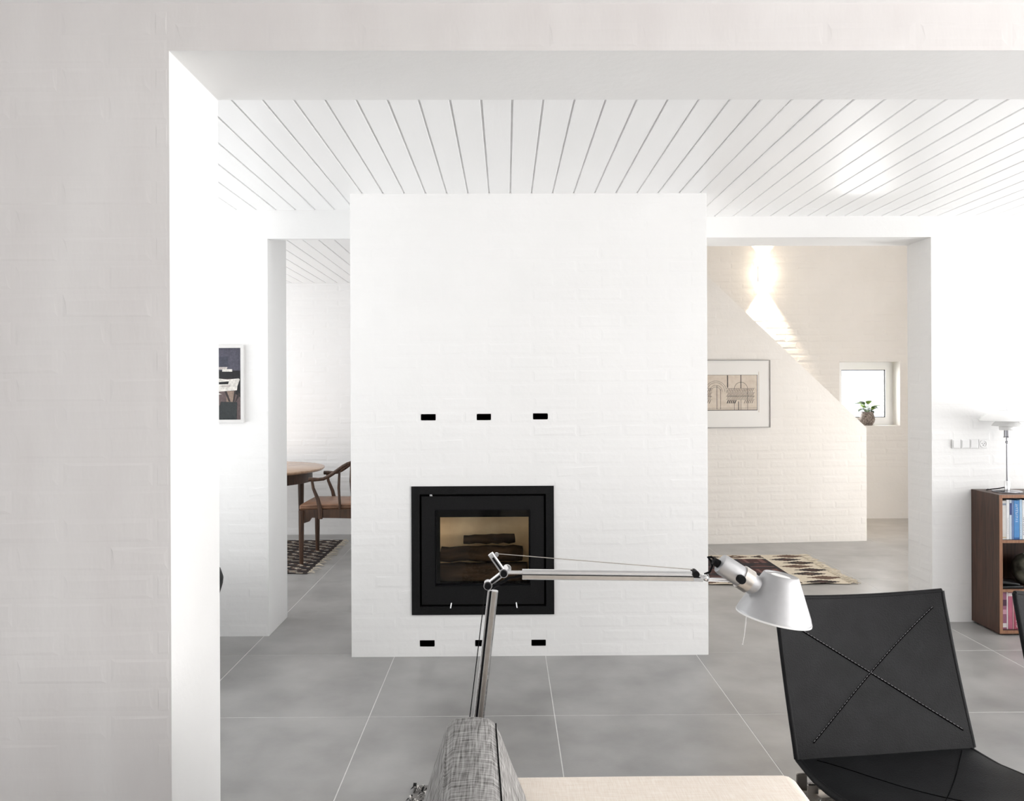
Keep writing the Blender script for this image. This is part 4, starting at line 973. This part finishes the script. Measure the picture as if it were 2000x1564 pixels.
for w_, h_, c, lab, mk in (
    (.032, .216, (.30, .12, .19), 'patterned plum and white book at the left end of the bottom shelf', (('band', .62, .78, (.08, .03, .06)), ('band', .05, .16, (.75, .70, .70)), ('band', .40, .52, (.55, .30, .38)))),
    (.007, .212, (.75, .70, .70), 'thin white book between plum and rose ones', ()),
    (.024, .214, (.46, .13, .20), 'rose red book on the bottom shelf', (('band', .88, .97, (.7, .6, .6)),)),
    (.008, .212, (.52, .28, .30), 'thin pale red book left of the titled red one', ()),
    (.036, .213, (.40, .085, .13), 'wide red book with white title on the bottom shelf', (('text', .05, .68, (.78, .74, .74)),)),
    (.024, .212, (.33, .10, .28), 'purple book behind the edge of the right chair', (('text', .05, .3, (.7, .65, .7)),)),
    (.026, .214, (.35, .12, .10), 'brick red book hidden behind the right chair', ()),):
    book(x, w_, h_, .17, bz0 + T, c, lab, gB, mk); x += w_ + .0012
vx = P(2019, 1120, YS0 + .11).x
b = MB(); b.lathe([(.045, .0), (.075, .008), (.098, .045), (.104, .085), (.098, .125), (.078, .155), (.055, .170), (.045, .172), (.040, .165), (.05, .14)], 36, None, True, False)
vs = b.build('stoneware_vase', node_mat('mottled_glaze', (.34, .33, .26), .5, var=.8, vscale=16, color2=(.035, .035, .026), bump=.4, bscale=30), None, smooth=60)
vs.location = (vx, YS0 + .125, z2_ + .0005); tag(vs, 'round mottled green and black stoneware vase on the middle shelf', 'vase')
b = MB()
b.rbox(0, .125, 0, .13, 0, .012, r=.003, seg=2, fn=lambda x, y, z: (x, y, z + (.004 * math.sin(x * 60) if z > .006 else 0))); b.rbox(.005, .11, .01, .12, .0125, .024, r=.004, seg=2, fn=lambda x, y, z: (x + y * .1, y, z + .006 * math.sin(x * 45 + 1) * (z > .018) + .012 * (1 - x / .16)))
fo = b.build('leather_folder', node_mat('black_folder_leather', (.012, .012, .013), .3, var=.3, vscale=30), None, smooth=50); fo.location = (bx0 + T + .004, YS0 + .012, z2_ + .001)
tag(fo, 'flat black leather folder lying on the middle shelf', 'folder')

# table lamp with three opal shades
lx, ly = P(1967, 950, 4.555).x, 4.555
tl = thing('table_lamp', 'chrome table lamp with layered white opal shades on the bookshelf', 'lamp', (lx, ly, BH + .0004))
tl.scale = (1, 1, 1.08)
M_dkchrome = node_mat('dark_reflecting_chrome', (.30, .30, .32), .10, 1.0, var=.05)  # chrome darkened in colour to stand for dark reflections
b = MB(); b.lathe([(.078, 0), (.080, .002), (.078, .006), (.02, .010), (.016, .012)], 48); b.build('base', M_dkchrome, tl, smooth=40)
b = MB(); b.lathe([(.0165, .010), (.0165, .056), (.014, .060), (.006, .062)], 24); b.build('base_sleeve', M_chrome, tl, smooth=40)
b = MB(); b.tube([(0, 0, .055), (0, 0, .30)], .0046, 14); b.lathe([(.005, .262), (.009, .264), (.009, .274), (.005, .276)], 20); b.build('stem', M_dkchrome, tl, smooth=40)
b = MB(); b.lathe([(.006, .292), (.0185, .294), (.0185, .298), (.0155, .300), (.0155, .334), (.012, .338)], 28); b.build('socket', M_dkchrome, tl, smooth=40)
b = MB(); b.lathe([(.038, .334), (.040, .336), (.042, .350), (.036, .366), (.028, .375), (.026, .374), (.034, .364), (.038, .350)], 40, None, False, False); b.build('lower_shade', M_opal, tl, smooth=60)
b = MB(); b.lathe([(.076, .356), (.079, .358), (.068, .372), (.050, .388), (.034, .396), (.033, .394), (.048, .385), (.066, .370)], 48, None, False, False); b.build('middle_shade', M_opal, tl, smooth=60)
b = MB(); b.lathe([(.142, .384), (.145, .386), (.135, .402), (.105, .422), (.070, .435), (.040, .440), (.039, .438), (.068, .432), (.103, .419), (.132, .400)], 64, None, False, False); b.build('upper_shade', M_opal, tl, smooth=60)
b = MB()
for a in (0, 120, 240):
    a = math.radians(a); b.tube([(0, 0, .4425), (math.cos(a) * .042, math.sin(a) * .042, .4405)], .0022, 6)
b.lathe([(.010, .440), (.010, .443), (.003, .445), (.003, .453), (.006, .455), (.006, .458), (.001, .459)], 16); b.build('top_fitting', M_chrome, tl, smooth=40)
b = MB(); b.tube([(-.014, 0, .024), (-.04, .01, .018), (-.065, .03, .012), (-.085, .06, .004), (-.05, .10, .003)], .0028, 8); b.build('cord', M_plasticblack, tl, smooth=60)

# switches and socket
sa, sb_ = P(1857.5, 858, YBR), P(1927, 875, YBR)
sw = thing('switch_panel', 'row of three white wall switches and a round socket', 'switch', (sa.x, YBR - .0035, sb_.z)); gw = (sb_.x - sa.x); gh = sa.z - sb_.z; n4 = gw / 4
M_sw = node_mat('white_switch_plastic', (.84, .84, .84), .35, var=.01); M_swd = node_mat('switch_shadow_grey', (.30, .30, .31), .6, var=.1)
for i in range(3):
    b = MB(); b.rbox(n4 * i + .001, n4 * (i + 1) - .001, -.007, 0, 0, gh, r=.0015, seg=2); fr_ = b.build('switch_plate', M_sw, sw)
    b = MB(); b.rbox(n4 * i + .006, n4 * (i + 1) - .006, -.0105, -.007, .005, gh - .005, r=.001, seg=2); b.build('rocker', M_sw, fr_)
b = MB(); b.rbox(n4 * 3 + .001, n4 * 4 - .001, -.006, 0, 0, gh, r=.0015, seg=2); so2 = b.build('socket_plate', M_sw, sw)
cm = Matrix.Translation((n4 * 3.5, -.006, gh / 2)) @ Matrix.Rotation(PI / 2, 4, 'X')
b = MB(); b.lathe([(.0215, 0), (.0215, .003), (.019, .0035), (.019, .001), (.001, .0008)], 28, cm, False, True); b.build('socket_face', M_sw, so2, smooth=40)
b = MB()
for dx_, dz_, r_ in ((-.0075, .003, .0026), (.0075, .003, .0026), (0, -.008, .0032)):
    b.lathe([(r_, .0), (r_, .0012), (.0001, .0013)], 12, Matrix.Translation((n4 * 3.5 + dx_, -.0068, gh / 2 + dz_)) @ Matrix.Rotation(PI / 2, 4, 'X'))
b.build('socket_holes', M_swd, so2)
